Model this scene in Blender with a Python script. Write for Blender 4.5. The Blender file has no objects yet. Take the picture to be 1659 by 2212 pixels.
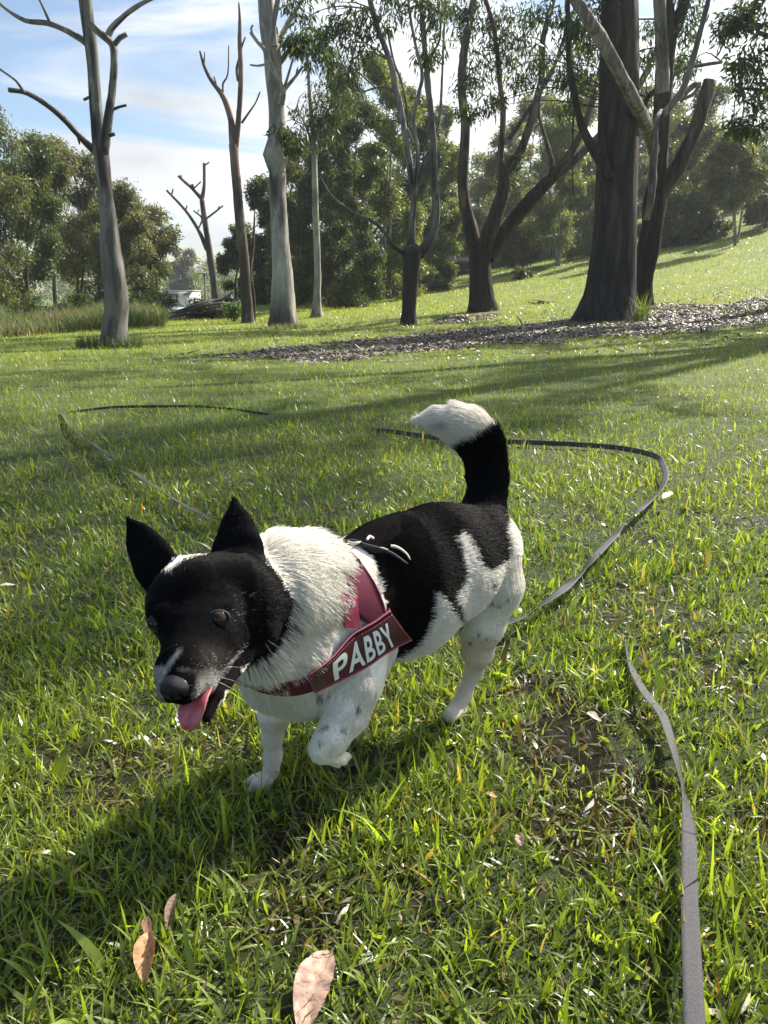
import bpy, bmesh, math, random
import numpy as np
from mathutils import Vector, Matrix
from mathutils.bvhtree import BVHTree
rng = np.random.default_rng(7)
random.seed(7)
sc = bpy.context.scene
R = math.radians

# ------------------------------------------------------------------ camera, sky, sun
PITCH, FPX, W0, H0, CH = R(16.16), 1650.0, 1659.0, 2212.0, 0.80
CAM = np.array([0.0, 0.0, CH])
FW = np.array([0, math.cos(PITCH), -math.sin(PITCH)])
UP = np.array([0, math.sin(PITCH), math.cos(PITCH)])
RT = np.array([1.0, 0, 0])
cd = bpy.data.cameras.new('camera'); cam = bpy.data.objects.new('camera', cd)
sc.collection.objects.link(cam)
cam.location = CAM; cam.rotation_euler = (math.pi/2 - PITCH, 0, 0)
cd.sensor_fit = 'VERTICAL'; cd.sensor_height = 36; cd.lens = 36*FPX/H0
cd.clip_start = 0.02; cd.clip_end = 2000
sc.camera = cam
SUN_AZ, SUN_EL = R(50), R(42)          # azimuth from +Y towards +X
sun_dir = np.array([math.sin(SUN_AZ)*math.cos(SUN_EL), math.cos(SUN_AZ)*math.cos(SUN_EL), math.sin(SUN_EL)])
ld = bpy.data.lights.new('sun', 'SUN'); ld.energy = 5.0; ld.angle = R(0.5); ld.color = (1, .95, .86)
sun = bpy.data.objects.new('sun', ld); sc.collection.objects.link(sun)
sun.rotation_euler = Vector(sun_dir).to_track_quat('Z', 'Y').to_euler()
sun.location = (30, 20, 40)
wd = bpy.data.worlds.new('World'); sc.world = wd; wd.use_nodes = True
def build_world():
    nt = wd.node_tree; nt.nodes.clear(); N = nt.nodes.new; L = nt.links.new
    out = N('ShaderNodeOutputWorld'); sky = N('ShaderNodeTexSky'); sky.sky_type = 'NISHITA'
    sky.sun_disc = False; sky.sun_elevation = SUN_EL; sky.sun_rotation = SUN_AZ
    sky.air_density = 1.0; sky.dust_density = .6; sky.ozone_density = 1.5
    b1 = N('ShaderNodeBackground'); b1.inputs[1].default_value = 0.075
    hs = N('ShaderNodeHueSaturation'); hs.inputs['Saturation'].default_value = 1.2; hs.inputs['Value'].default_value = 1.0
    L(sky.outputs[0], hs.inputs['Color']); L(hs.outputs[0], b1.inputs[0])
    b2 = N('ShaderNodeBackground'); b2.inputs[1].default_value = 1.0
    tc = N('ShaderNodeTexCoord')
    mp = N('ShaderNodeMapping'); mp.inputs['Rotation'].default_value = (0, R(38), R(12)); mp.inputs['Scale'].default_value = (1.0, 1.3, 4.2)
    n1 = N('ShaderNodeTexNoise'); n1.inputs['Scale'].default_value = 1.5; n1.inputs['Detail'].default_value = 9; n1.inputs['Roughness'].default_value = .56; n1.inputs['Distortion'].default_value = .9
    L(tc.outputs['Generated'], mp.inputs[0]); L(mp.outputs[0], n1.inputs[0])
    # cloud amount grows towards the sun and near the horizon
    dp = N('ShaderNodeVectorMath'); dp.operation = 'DOT_PRODUCT'; dp.inputs[1].default_value = tuple(sun_dir)
    L(tc.outputs['Generated'], dp.inputs[0])
    m1 = N('ShaderNodeMath'); m1.operation = 'MULTIPLY_ADD'; m1.inputs[1].default_value = .55; m1.inputs[2].default_value = -.33
    L(dp.outputs['Value'], m1.inputs[0])
    sp = N('ShaderNodeSeparateXYZ'); L(tc.outputs['Generated'], sp.inputs[0])
    mr = N('ShaderNodeMapRange'); mr.inputs[1].default_value = 0.0; mr.inputs[2].default_value = .3; mr.inputs[3].default_value = .13; mr.inputs[4].default_value = 0
    L(sp.outputs[2], mr.inputs[0])
    a1 = N('ShaderNodeMath'); a1.operation = 'ADD'; L(n1.outputs[0], a1.inputs[0]); L(m1.outputs[0], a1.inputs[1])
    a2 = N('ShaderNodeMath'); a2.operation = 'ADD'; L(a1.outputs[0], a2.inputs[0]); L(mr.outputs[0], a2.inputs[1])
    rp = N('ShaderNodeMapRange'); rp.interpolation_type = 'SMOOTHSTEP'
    rp.inputs[1].default_value = .41; rp.inputs[2].default_value = .57; rp.inputs[3].default_value = .10; rp.inputs[4].default_value = 1
    L(a2.outputs[0], rp.inputs[0])
    # second, puffy layer for brightness variation inside the cloud
    n2 = N('ShaderNodeTexNoise'); n2.inputs['Scale'].default_value = 5; n2.inputs['Detail'].default_value = 8
    mp2 = N('ShaderNodeMapping'); mp2.inputs['Scale'].default_value = (1, 1, 2.4)
    L(tc.outputs['Generated'], mp2.inputs[0]); L(mp2.outputs[0], n2.inputs[0])
    cr = N('ShaderNodeMapRange'); cr.inputs[1].default_value = .3; cr.inputs[2].default_value = .7; cr.inputs[3].default_value = .42; cr.inputs[4].default_value = .78
    L(n2.outputs[0], cr.inputs[0])
    dm = N('ShaderNodeMath'); dm.operation = 'MULTIPLY_ADD'; dm.inputs[1].default_value = .5; dm.inputs[2].default_value = .6; dm.use_clamp = False
    L(dp.outputs['Value'], dm.inputs[0])
    mm = N('ShaderNodeMath'); mm.operation = 'MULTIPLY'; L(cr.outputs[0], mm.inputs[0]); L(dm.outputs[0], mm.inputs[1])
    L(mm.outputs[0], b2.inputs[1]); b2.inputs[0].default_value = (.93, .96, 1.0, 1)
    mx = N('ShaderNodeMixShader'); L(rp.outputs[0], mx.inputs[0]); L(b1.outputs[0], mx.inputs[1]); L(b2.outputs[0], mx.inputs[2])
    L(mx.outputs[0], out.inputs[0])
build_world()
sc.view_settings.view_transform = 'Standard'; sc.view_settings.look = 'None'
sc.view_settings.gamma = 1; sc.view_settings.exposure = 1.12
sc.cycles.transparent_max_bounces = 8; sc.cycles.max_bounces = 6; sc.cycles.diffuse_bounces = 3; sc.cycles.transmission_bounces = 3
sc.cycles.use_denoising = True
sc.cycles_curves.shape = 'RIBBONS'

# ------------------------------------------------------------------ geometry of the place
def ray(px, py):
    xn = (np.asarray(px, float) - W0/2)/FPX; yn = (np.asarray(py, float) - H0/2)/FPX
    return xn[..., None]*RT + FW - yn[..., None]*UP
def P(px, py, t):
    return CAM + ray(px, py)*np.asarray(t, float)[..., None]
def proj(p):
    q = np.asarray(p) - CAM; d = q@FW
    return W0/2 + FPX*(q@RT)/d, H0/2 - FPX*(q@UP)/d, d
def vnoise(x, y, s, seed=0):
    x = np.asarray(x)*s; y = np.asarray(y)*s
    xi = np.floor(x).astype(np.int64); yi = np.floor(y).astype(np.int64); fx = x - xi; fy = y - yi
    fx = fx*fx*(3-2*fx); fy = fy*fy*(3-2*fy)
    def h(a, b):
        n = (a*374761393 + b*668265263 + seed*1442695041) & 0x7fffffff
        n = ((n ^ (n >> 13))*1274126177) & 0x7fffffff
        return ((n ^ (n >> 16)) & 0xffff)/65535.0
    return (h(xi, yi)*(1-fx)+h(xi+1, yi)*fx)*(1-fy) + (h(xi, yi+1)*(1-fx)+h(xi+1, yi+1)*fx)*fy
def fbm(x, y, s, seed=0, o=3):
    return sum(vnoise(x, y, s*2**i, seed+i)*.5**i for i in range(o))/sum(.5**i for i in range(o))
def Z(x, y):
    x = np.asarray(x, float); y = np.asarray(y, float)
    u = .6*x + .25*y - 1
    z = np.where(u > 0, .0105*np.clip(u, 0, 22)**2 + .462*np.clip(u-22, 0, 30)*.5, 0)
    far = np.clip((np.hypot(x, y)-4)/15, 0, 1)
    z = z - 3.2*np.clip((y-32)/45, 0, 1)*np.clip((-x-2)/9, 0, 1)
    return z + far*.18*(fbm(x, y, .22, 3)-.5)
def G(px, py):
    """Point of the ground seen at a place in the photograph."""
    r = ray(px, py); t = np.linspace(.5, 140, 28000)
    p = CAM + r*t[:, None]; d = p[:, 2] - Z(p[:, 0], p[:, 1])
    k = np.argmax(d < 0) if (d < 0).any() else len(t)-1
    return p[k]
def inpoly(x, y, poly):
    x = np.asarray(x); y = np.asarray(y); c = np.zeros(x.shape, bool)
    n = len(poly); j = n-1
    for i in range(n):
        xi, yi = poly[i]; xj, yj = poly[j]
        if yi != yj:
            c ^= ((yi > y) != (yj > y)) & (x < (xj-xi)*(y-yi)/(yj-yi)+xi)
        j = i
    return c

# ------------------------------------------------------------------ helpers
def link(o, parent=None):
    sc.collection.objects.link(o)
    if parent is not None: o.parent = parent
    return o
def tag(o, label=None, cat=None, group=None, kind=None):
    if label: o['label'] = label
    if cat: o['category'] = cat
    if group: o['group'] = group
    if kind: o['kind'] = kind
    return o
def empty(name, loc, label, cat, group=None):
    o = bpy.data.objects.new(name, None); o.location = tuple(float(v) for v in loc); o.empty_display_size = .1
    link(o); tag(o, label, cat, group); return o
def mesh(name, V, F, mat=None, parent=None, smooth=True, col=None, attrs=None):
    """V (n,3) world positions; F an (m,k) array, or a list of such arrays."""
    V = np.asarray(V, np.float32)
    if parent is not None: V = V - np.array(parent.location, np.float32)
    Fs = F if isinstance(F, list) else [F]
    Fs = [np.asarray(f, np.int32) for f in Fs if len(f)]
    me = bpy.data.meshes.new(name)
    me.vertices.add(len(V)); me.vertices.foreach_set('co', V.ravel())
    idx = np.concatenate([f.ravel() for f in Fs]); tot = np.concatenate([np.full(len(f), f.shape[1], np.int32) for f in Fs])
    st = np.concatenate([[0], np.cumsum(tot)[:-1]]).astype(np.int32)
    me.loops.add(len(idx)); me.loops.foreach_set('vertex_index', idx)
    me.polygons.add(len(tot)); me.polygons.foreach_set('loop_start', st); me.polygons.foreach_set('loop_total', tot)
    if smooth: me.polygons.foreach_set('use_smooth', np.ones(len(tot), bool))
    me.update(calc_edges=True)
    if col is not None:
        a = me.attributes.new('Col', 'FLOAT_COLOR', 'POINT')
        c = np.ones((len(V), 4), np.float32); c[:, :3] = col; a.data.foreach_set('color', c.ravel())
    for k, v in (attrs or {}).items():
        a = me.attributes.new(k, 'FLOAT', 'POINT'); a.data.foreach_set('value', np.asarray(v, np.float32))
    if mat: me.materials.append(mat)
    return link(bpy.data.objects.new(name, me), parent)
class MB:
    def __init__(s): s.V = []; s.F = {}; s.n = 0; s.C = []
    def add(s, V, F, col=None):
        V = np.asarray(V, float); F = np.asarray(F)
        s.F.setdefault(F.shape[1], []).append(F + s.n); s.V.append(V); s.n += len(V)
        s.C.append(np.broadcast_to(np.array(col if col is not None else (1, 1, 1), float), (len(V), 3)))
    def box(s, c, size, rz=0, col=None):
        x, y, z = [v/2 for v in size]
        V = np.array([(a*x, b*y, d*z) for a in (-1, 1) for b in (-1, 1) for d in (-1, 1)])
        ca, sa = math.cos(rz), math.sin(rz)
        V = np.c_[V[:, 0]*ca - V[:, 1]*sa, V[:, 0]*sa + V[:, 1]*ca, V[:, 2]] + np.array(c)
        s.add(V, [(0, 1, 3, 2), (4, 6, 7, 5), (0, 4, 5, 1), (2, 3, 7, 6), (0, 2, 6, 4), (1, 5, 7, 3)], col)
    def tube(s, pts, rad, n=8, colf=None, cap=True, rough=0.0, seed=0, flare=0, sub=.0):
        pts = np.asarray(pts, float); rad = np.asarray(rad, float)
        pts, rad = resample(pts, rad, sub or max(.02, float(rad.mean())*1.6))
        m = len(pts); T = np.gradient(pts, axis=0); T /= np.linalg.norm(T, axis=1)[:, None]+1e-9
        ref = np.array([.3, 1, .1]); ref = ref/np.linalg.norm(ref)
        A = np.cross(T, ref); A /= np.linalg.norm(A, axis=1)[:, None]+1e-9; B = np.cross(T, A)
        th = np.linspace(0, 2*np.pi, n, endpoint=False)
        rr = rad[:, None]*np.ones(n)[None]
        if rough:
            L = np.arange(m)[:, None]*1.0
            rr = rr*(1 + rough*(2*vnoise(L*.45+seed*7.1, th[None]*1.4+seed, 1, seed)-1) + rough*.6*(2*vnoise(L*1.1+seed, th[None]*3.2, 1, seed+5)-1))
        if flare:
            k = np.clip(1-np.arange(m)/max(3, m*.14), 0, 1)[:, None]**2
            rr = rr*(1 + flare*k*(.6+.5*np.cos(th[None]*3+seed)+.25*np.cos(th[None]*5+2*seed)))
        V = pts[:, None] + rr[..., None]*(np.cos(th)[None, :, None]*A[:, None] + np.sin(th)[None, :, None]*B[:, None])
        i, j = np.meshgrid(np.arange(m-1), np.arange(n), indexing='ij'); j2 = (j+1) % n
        F = np.stack([i*n+j, i*n+j2, (i+1)*n+j2, (i+1)*n+j], -1).reshape(-1, 4)
        V = V.reshape(-1, 3)
        col = colf(V, np.repeat(np.arange(m)/(m-1), n), np.tile(th, m)) if callable(colf) else colf
        if cap:
            V = np.vstack([V, pts[-1:]]); c0 = m*n
            Fc = np.stack([(m-1)*n+np.arange(n), (m-1)*n+(np.arange(n)+1) % n, np.full(n, c0)], -1)
            if callable(colf): col = np.vstack([col, col[-1:]])
            s.add(V, F, col)
            s.F.setdefault(3, []).append(Fc + s.n - len(V))
        else: s.add(V, F, col)
    def build(s, name, mat, parent=None, smooth=True):
        return mesh(name, np.vstack(s.V), [np.vstack(f) for f in s.F.values()], mat, parent, smooth, np.vstack(s.C))
def resample(pts, rad, step):
    """Catmull-Rom through pts at about the given step."""
    P_ = np.vstack([2*pts[0]-pts[1], pts, 2*pts[-1]-pts[-2]]); Rr = np.r_[rad[0], rad, rad[-1]]
    o = []; r = []
    for i in range(1, len(P_)-2):
        L = np.linalg.norm(P_[i+1]-P_[i]); k = max(1, min(60, int(L/step)))
        for u in np.arange(k)/k:
            a, b, c, d = P_[i-1], P_[i], P_[i+1], P_[i+2]
            o.append(.5*(2*b+(c-a)*u+(2*a-5*b+4*c-d)*u*u+(3*b-a-3*c+d)*u**3)); r.append(Rr[i]*(1-u)+Rr[i+1]*u)
    o.append(P_[-2]); r.append(Rr[-2])
    return np.array(o), np.array(r)
def material(name, rough=.6, color=None, col_attr=False, spec=.5, bump=None, noise=None, transl=0, emit=None, coat=0, sheen=0, tint=None, metallic=0, patch=None):
    """bump=(scale, strength, distance); noise=(scale, lo, hi, stretch_z) multiplies the colour."""
    m = bpy.data.materials.new(name); m.use_nodes = True; nt = m.node_tree; N = nt.nodes.new; L = nt.links.new
    b = nt.nodes['Principled BSDF']; out = nt.nodes['Material Output']
    b.inputs['Roughness'].default_value = rough; b.inputs['Specular IOR Level'].default_value = spec
    b.inputs['Coat Weight'].default_value = coat; b.inputs['Sheen Weight'].default_value = sheen; b.inputs['Metallic'].default_value = metallic
    b.inputs['Coat Roughness'].default_value = .08
    if col_attr:
        a = N('ShaderNodeAttribute'); a.attribute_name = 'Col'; c = a.outputs['Color']
    else:
        rgb = N('ShaderNodeRGB'); rgb.outputs[0].default_value = (*color, 1); c = rgb.outputs[0]
    tc = N('ShaderNodeTexCoord')
    if noise:
        mp = N('ShaderNodeMapping'); mp.inputs['Scale'].default_value = (1, 1, noise[3]); L(tc.outputs['Object'], mp.inputs[0])
        n = N('ShaderNodeTexNoise'); n.inputs['Scale'].default_value = noise[0]; n.inputs['Detail'].default_value = 6; n.inputs['Roughness'].default_value = .65; L(mp.outputs[0], n.inputs[0])
        r = N('ShaderNodeMapRange'); r.inputs[1].default_value = .32; r.inputs[2].default_value = .68; r.inputs[3].default_value = noise[1]; r.inputs[4].default_value = noise[2]; L(n.outputs[0], r.inputs[0])
        mx = N('ShaderNodeMix'); mx.data_type = 'RGBA'; mx.blend_type = 'MULTIPLY'; mx.inputs[0].default_value = 1
        L(c, mx.inputs[6]); L(r.outputs[0], mx.inputs[7]); c = mx.outputs[2]
    if patch:   # crisp-edged plates of old bark: (scale, z stretch, multiplier)
        mp = N('ShaderNodeMapping'); mp.inputs['Scale'].default_value = (1, 1, patch[1]); L(tc.outputs['Object'], mp.inputs[0])
        n = N('ShaderNodeTexNoise'); n.inputs['Scale'].default_value = patch[0]; n.inputs['Detail'].default_value = 8; n.inputs['Roughness'].default_value = .6; n.inputs['Distortion'].default_value = .6; L(mp.outputs[0], n.inputs[0])
        r = N('ShaderNodeMapRange'); r.inputs[1].default_value = .50; r.inputs[2].default_value = .535; r.inputs[3].default_value = 1; r.inputs[4].default_value = patch[2]; L(n.outputs[0], r.inputs[0])
        mx = N('ShaderNodeMix'); mx.data_type = 'RGBA'; mx.blend_type = 'MULTIPLY'; mx.inputs[0].default_value = 1
        L(c, mx.inputs[6]); L(r.outputs[0], mx.inputs[7]); c = mx.outputs[2]
    L(c, b.inputs['Base Color'])
    if bump:
        mp = N('ShaderNodeMapping'); mp.inputs['Scale'].default_value = (1, 1, bump[3] if len(bump) > 3 else 1); L(tc.outputs['Object'], mp.inputs[0])
        n = N('ShaderNodeTexNoise'); n.inputs['Scale'].default_value = bump[0]; n.inputs['Detail'].default_value = 7; n.inputs['Roughness'].default_value = .6; L(mp.outputs[0], n.inputs[0])
        bp = N('ShaderNodeBump'); bp.inputs['Strength'].default_value = bump[1]; bp.inputs['Distance'].default_value = bump[2]
        L(n.outputs[0], bp.inputs['Height']); L(bp.outputs[0], b.inputs['Normal'])
    if transl:
        tr = N('ShaderNodeBsdfTranslucent'); mx = N('ShaderNodeMixShader'); mx.inputs[0].default_value = transl
        g = N('ShaderNodeMix'); g.data_type = 'RGBA'; g.blend_type = 'MULTIPLY'; g.inputs[0].default_value = 1
        g.inputs[7].default_value = (*(tint or (1.6, 1.7, .6)), 1); L(c, g.inputs[6]); L(g.outputs[2], tr.inputs[0])
        L(b.outputs[0], mx.inputs[1]); L(tr.outputs[0], mx.inputs[2]); L(mx.outputs[0], out.inputs[0])
    return m
def srgb(r, g, b): return tuple((v/255/12.92 if v < 10 else ((v/255+.055)/1.055)**2.4) for v in (r, g, b))

M = {}
M['grass'] = material('grass_blades', .36, col_attr=True, spec=.65, transl=.45, tint=(2.1, 2.1, .45))
M['leaf'] = material('gum_leaves', .45, col_attr=True, spec=.5, transl=.42, tint=(1.7, 1.75, .6))
M['bark'] = material('tree_bark', .85, col_attr=True, spec=.25, bump=(7, 1.0, .08, .16), noise=(9, .45, 1.6, .16), patch=(5, .12, .6))
M['pale_bark'] = material('smooth_pale_bark', .75, col_attr=True, spec=.3, bump=(6, .7, .03, .3), noise=(7, .6, 1.35, .22), patch=(2.6, .3, .58))
M['chips'] = material('bark_chips', .5, col_attr=True, spec=.6)
M['straw'] = material('dry_reeds', .6, col_attr=True, transl=.3, tint=(1.3, 1.3, .8))

# ------------------------------------------------------------------ ground
MULCH = [(455, 772), (560, 762), (680, 748), (830, 735), (900, 722), (1000, 712), (1120, 704), (1230, 692), (1300, 674),
         (1420, 655), (1540, 660), (1680, 640), (1800, 630), (1800, 690), (1659, 702), (1540, 712), (1400, 724), (1200, 738), (1040, 748), (900, 760), (760, 776), (600, 777)]
MUD = [(1100, 1520), (1180, 1470), (1270, 1490), (1330, 1540), (1420, 1590), (1450, 1700), (1430, 1800), (1330, 1840), (1200, 1850), (1110, 1790), (1120, 1700), (1070, 1600)]
MUD2 = [(60, 1640), (160, 1610), (300, 1640), (330, 1690), (230, 1760), (160, 1790), (90, 1740)]
MUD3 = [(240, 1560), (380, 1600), (470, 1630), (420, 1680), (330, 1690)]
MUD4 = [(1240, 1290), (1380, 1250), (1560, 1320), (1620, 1420), (1500, 1440), (1330, 1380)]
wMULCH = [tuple(G(*p)[:2]) for p in MULCH]; wSHADOW = [tuple(G(*p)[:2]) for p in [(930, 700), (960, 686), (1000, 674), (1085, 664), (1075, 682), (1030, 694), (960, 700)]]; wMUDS = [([tuple(G(*p)[:2]) for p in m], s) for m, s in ((MUD, 1.0), (MUD2, .75), (MUD3, .5), (MUD4, .55))]  # second outline is a tree's cast shadow, laid in as mulch
def mulch_shadow_mask(x, y):
    jx = x + .5*(fbm(x, y, 1.3, 11)-.5)*2; jy = y + .7*(fbm(x, y, 1.3, 23)-.5)*2
    return (inpoly(jx, jy, wMULCH) | inpoly(jx, jy, wSHADOW)).astype(float)*(1-.9*(fbm(x, y, 1.3, 19) > .56))
def mud_mask(x, y):
    jx = x + .16*(fbm(x, y, 11, 31)-.5)*2; jy = y + .16*(fbm(x, y, 11, 43)-.5)*2
    m = np.zeros(np.shape(x))
    for poly, s in wMUDS: m = np.maximum(m, inpoly(jx, jy, poly)*s)
    m = np.maximum(m, .75*(fbm(x, y, 7, 77) > .66)*(np.hypot(x, y) < 3))
    return m
def build_ground():
    ys = [-6.0]
    while ys[-1] < 1500:
        y = ys[-1]; ys.append(y + (.03 if .4 < y < 2.2 else .5 if y < 0 else max(.03, .012*y)*(1 if y < 60 else 1+(y-60)*.02)))
    ys = np.array(ys); u = np.sinh(np.linspace(-4.2, 4.2, 361))/np.sinh(4.2)
    X = u[None]*(8 + 1.2*np.abs(ys[:, None])*1.0 + np.clip(ys[:, None]-60, 0, None)*.6) * np.ones((len(ys), 1)); Y = ys[:, None]*np.ones((1, len(u)))
    Zz = Z(X, Y); mu = mulch_shadow_mask(X, Y); md = mud_mask(X, Y)
    Zz = Zz + np.where(np.hypot(X, Y) < 6, .012*(fbm(X, Y, 9, 5)-.5) - .008*md, 0)
    n, m = X.shape; i, j = np.meshgrid(np.arange(n-1), np.arange(m-1), indexing='ij')
    F = np.stack([i*m+j, i*m+j+1, (i+1)*m+j+1, (i+1)*m+j], -1).reshape(-1, 4)
    o = mesh('ground', np.stack([X, Y, Zz], -1).reshape(-1, 3), F, None, attrs={'mulch_shadow': mu.ravel(), 'mud': md.ravel()})
    tag(o, 'grassy park ground rising to a hill on the right', 'ground', kind='structure')
    m_ = bpy.data.materials.new('park_ground'); m_.use_nodes = True; nt = m_.node_tree; N = nt.nodes.new; L = nt.links.new; b = nt.nodes['Principled BSDF']
    tc = N('ShaderNodeTexCoord')
    def noise(s, d=6, r=.6):
        n_ = N('ShaderNodeTexNoise'); n_.inputs['Scale'].default_value = s; n_.inputs['Detail'].default_value = d; n_.inputs['Roughness'].default_value = r; L(tc.outputs['Object'], n_.inputs[0]); return n_.outputs[0]
    def ramp(f, stops):
        r = N('ShaderNodeValToRGB'); L(f, r.inputs[0]); e = r.color_ramp.elements
        while len(e) < len(stops): e.new(.5)
        for k, (p, c) in enumerate(stops): e[k].position = p; e[k].color = (*c, 1)
        return r.outputs[0]
    def mix(f, a, b_, t='MIX'):
        x = N('ShaderNodeMix'); x.data_type = 'RGBA'; x.blend_type = t
        (L(f, x.inputs[0]) if not isinstance(f, float) else setattr(x.inputs[0], 'default_value', f)); L(a, x.inputs[6]); L(b_, x.inputs[7]); return x.outputs[2]
    soil = ramp(noise(60), [(.3, (.008, .006, .005)), (.5, (.018, .014, .010)), (.7, (.05, .038, .025))])
    g1 = ramp(noise(.45, 8, .7), [(.3, (.11, .15, .026)), (.5, (.17, .21, .035)), (.7, (.22, .25, .045))])
    g2 = ramp(noise(14, 8, .75), [(.3, (.55, .55, .55)), (.55, (1, 1, 1)), (.72, (1.45, 1.4, 1.3))])
    gr = mix(1.0, g1, g2, 'MULTIPLY')
    gn = ramp(noise(40, 8, .75), [(.4, (.02, .028, .008)), (.62, (.06, .085, .016))])
    sp = N('ShaderNodeSeparateXYZ'); L(tc.outputs['Object'], sp.inputs[0])
    d = N('ShaderNodeMapRange'); d.inputs[1].default_value = 3; d.inputs[2].default_value = 13; L(sp.outputs[1], d.inputs[0])
    base = mix(d.outputs[0], gn, gr)
    at = N('ShaderNodeAttribute'); at.attribute_name = 'mud'; base = mix(at.outputs['Fac'], base, soil)
    mul = ramp(noise(9, 9, .8), [(.35, (.045, .036, .028)), (.5, (.12, .095, .075)), (.62, (.21, .175, .145)), (.75, (.32, .28, .25))])
    at2 = N('ShaderNodeAttribute'); at2.attribute_name = 'mulch_shadow'; base = mix(at2.outputs['Fac'], base, mul)
    L(base, b.inputs['Base Color'])
    rr = N('ShaderNodeMapRange'); rr.inputs[3].default_value = .8; rr.inputs[4].default_value = .16; L(at.outputs['Fac'], rr.inputs[0]); L(rr.outputs[0], b.inputs['Roughness'])
    b.inputs['Specular IOR Level'].default_value = .35
    bp = N('ShaderNodeBump'); bp.inputs['Strength'].default_value = .9; bp.inputs['Distance'].default_value = .03; L(noise(28, 9, .75), bp.inputs['Height']); L(bp.outputs[0], b.inputs['Normal'])
    o.data.materials.append(m_)
build_ground()

# ------------------------------------------------------------------ grass
def blades(x, y, L, Wd, rows, col, lean=.55, name=None, zoff=0):
    n = len(x); az = rng.uniform(0, 2*np.pi, n); th = np.abs(rng.normal(0, lean, n)); th = np.clip(th, 0, 1.45); bend = rng.uniform(.1, 1.1, n)
    d = np.stack([np.cos(az), np.sin(az)], -1); tw = az + np.pi/2 + rng.normal(0, .6, n); wv = np.stack([np.cos(tw), np.sin(tw), rng.normal(0, .25, n)], -1)
    s = np.linspace(0, 1, rows+1); V = []; ang = th.copy(); p = np.stack([x, y, Z(x, y)-.004+zoff], -1)
    for k in range(rows+1):
        w = Wd*(.75 + .25*math.sin(math.pi*min(1, s[k]*1.6)))*(1-s[k]**2.5)/2
        if k < rows: V += [p - wv*w[:, None], p + wv*w[:, None]]
        else: V += [p]
        a = np.clip(ang + bend*s[k], 0, 2.0)
        p = p + (L/rows)[:, None]*np.c_[d*np.sin(a)[:, None], np.cos(a)]
    k = 2*rows+1
    V = np.stack(V, 1); base = (np.arange(n)*k)[:, None]
    Q = np.concatenate([base + np.array([[2*r, 2*r+1, 2*r+3, 2*r+2]]) for r in range(rows-1)], 0) if rows > 1 else np.zeros((0, 4), int)
    T = base + np.array([[2*rows-2, 2*rows-1, 2*rows]])
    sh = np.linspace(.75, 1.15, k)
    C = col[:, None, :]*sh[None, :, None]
    return V.reshape(-1, 3), Q, T, C.reshape(-1, 3)
def build_grass():
    N = 400000; K = 90000.; cap = 30000.; fov = R(37)
    d0 = math.sqrt(K/cap); n1 = int(cap*fov*(d0*d0-.16)); n2 = int(K*2*fov*math.log(45/d0))
    d = np.r_[np.sqrt(rng.uniform(.16, d0*d0, n1)), d0*np.exp(rng.uniform(0, math.log(45/d0), n2))]
    a = rng.uniform(-fov, fov, len(d)); x = d*np.sin(a); y = d*np.cos(a)
    # sides of the near field, for a step to either side
    n3 = 30000; x3 = rng.uniform(-3, 3, n3); y3 = rng.uniform(-.4, 3, n3); k = np.abs(np.arctan2(x3, y3)) > fov*.98
    x = np.r_[x, x3[k]]; y = np.r_[y, y3[k]]; d = np.hypot(x, y)
    md = mud_mask(x, y); mu = mulch_shadow_mask(x, y)
    cl = .55*fbm(x, y, 5, 9)+.45*fbm(x, y, 16, 29)
    keep = rng.uniform(0, 1, len(x)) < (1-.66*md)*(1-.86*mu)*np.where(d < 1.25, np.clip(.2+1.6*cl, .4, 1), np.clip(-.25+2.1*cl, .18, 1))
    x, y, d, cl, md = x[keep], y[keep], d[keep], cl[keep], md[keep]; n = len(x)
    L = rng.gamma(5, .0065, n)*(.5+.95*cl) + .002*d; L = np.clip(L, .012, .13)
    Wd = np.maximum(rng.gamma(5, .00070, n), .0006*d); Wd = np.where((rng.uniform(0, 1, n) < .07) & (d < 5), Wd*2.3, Wd); L = np.where(Wd > .0055, L*1.15, L)
    g = rng.uniform(0, 1, (n, 1)); pt = np.clip(fbm(x, y, .9, 55)*1.6-.3, 0, 1)[:, None]
    c1 = np.array([.040, .074, .018]); c2 = np.array([.195, .275, .055]); c3 = np.array([.26, .30, .055])
    col = c1*(1-g)+c2*g; farm = np.clip((d-5)/12, 0, 1)[:, None]; col = col*(1-.5*pt)+c3*.5*pt*(.5+g); col = col*(1-farm)+(c3*.85*(.6+.7*g))*farm
    r = rng.uniform(0, 1, n); dry = r < np.where(d < 5, .07, .03)+.42*md
    col = np.where(dry[:, None], np.array([.36, .28, .15])*(.15+1.1*g)*(1-.5*md[:, None]), col)
    org = rng.uniform(0, 1, n) < .002; col = np.where(org[:, None], np.array([.4, .16, .02]), col)
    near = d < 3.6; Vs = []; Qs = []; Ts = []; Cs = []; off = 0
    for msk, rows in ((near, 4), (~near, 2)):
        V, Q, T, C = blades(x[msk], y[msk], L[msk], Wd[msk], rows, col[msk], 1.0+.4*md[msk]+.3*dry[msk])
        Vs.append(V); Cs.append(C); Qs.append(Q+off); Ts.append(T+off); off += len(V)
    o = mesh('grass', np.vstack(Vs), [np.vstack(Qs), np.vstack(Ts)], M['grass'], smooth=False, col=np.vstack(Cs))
    tag(o, 'short bright green lawn grass covering the park', 'grass', kind='stuff')
build_grass()
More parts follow.
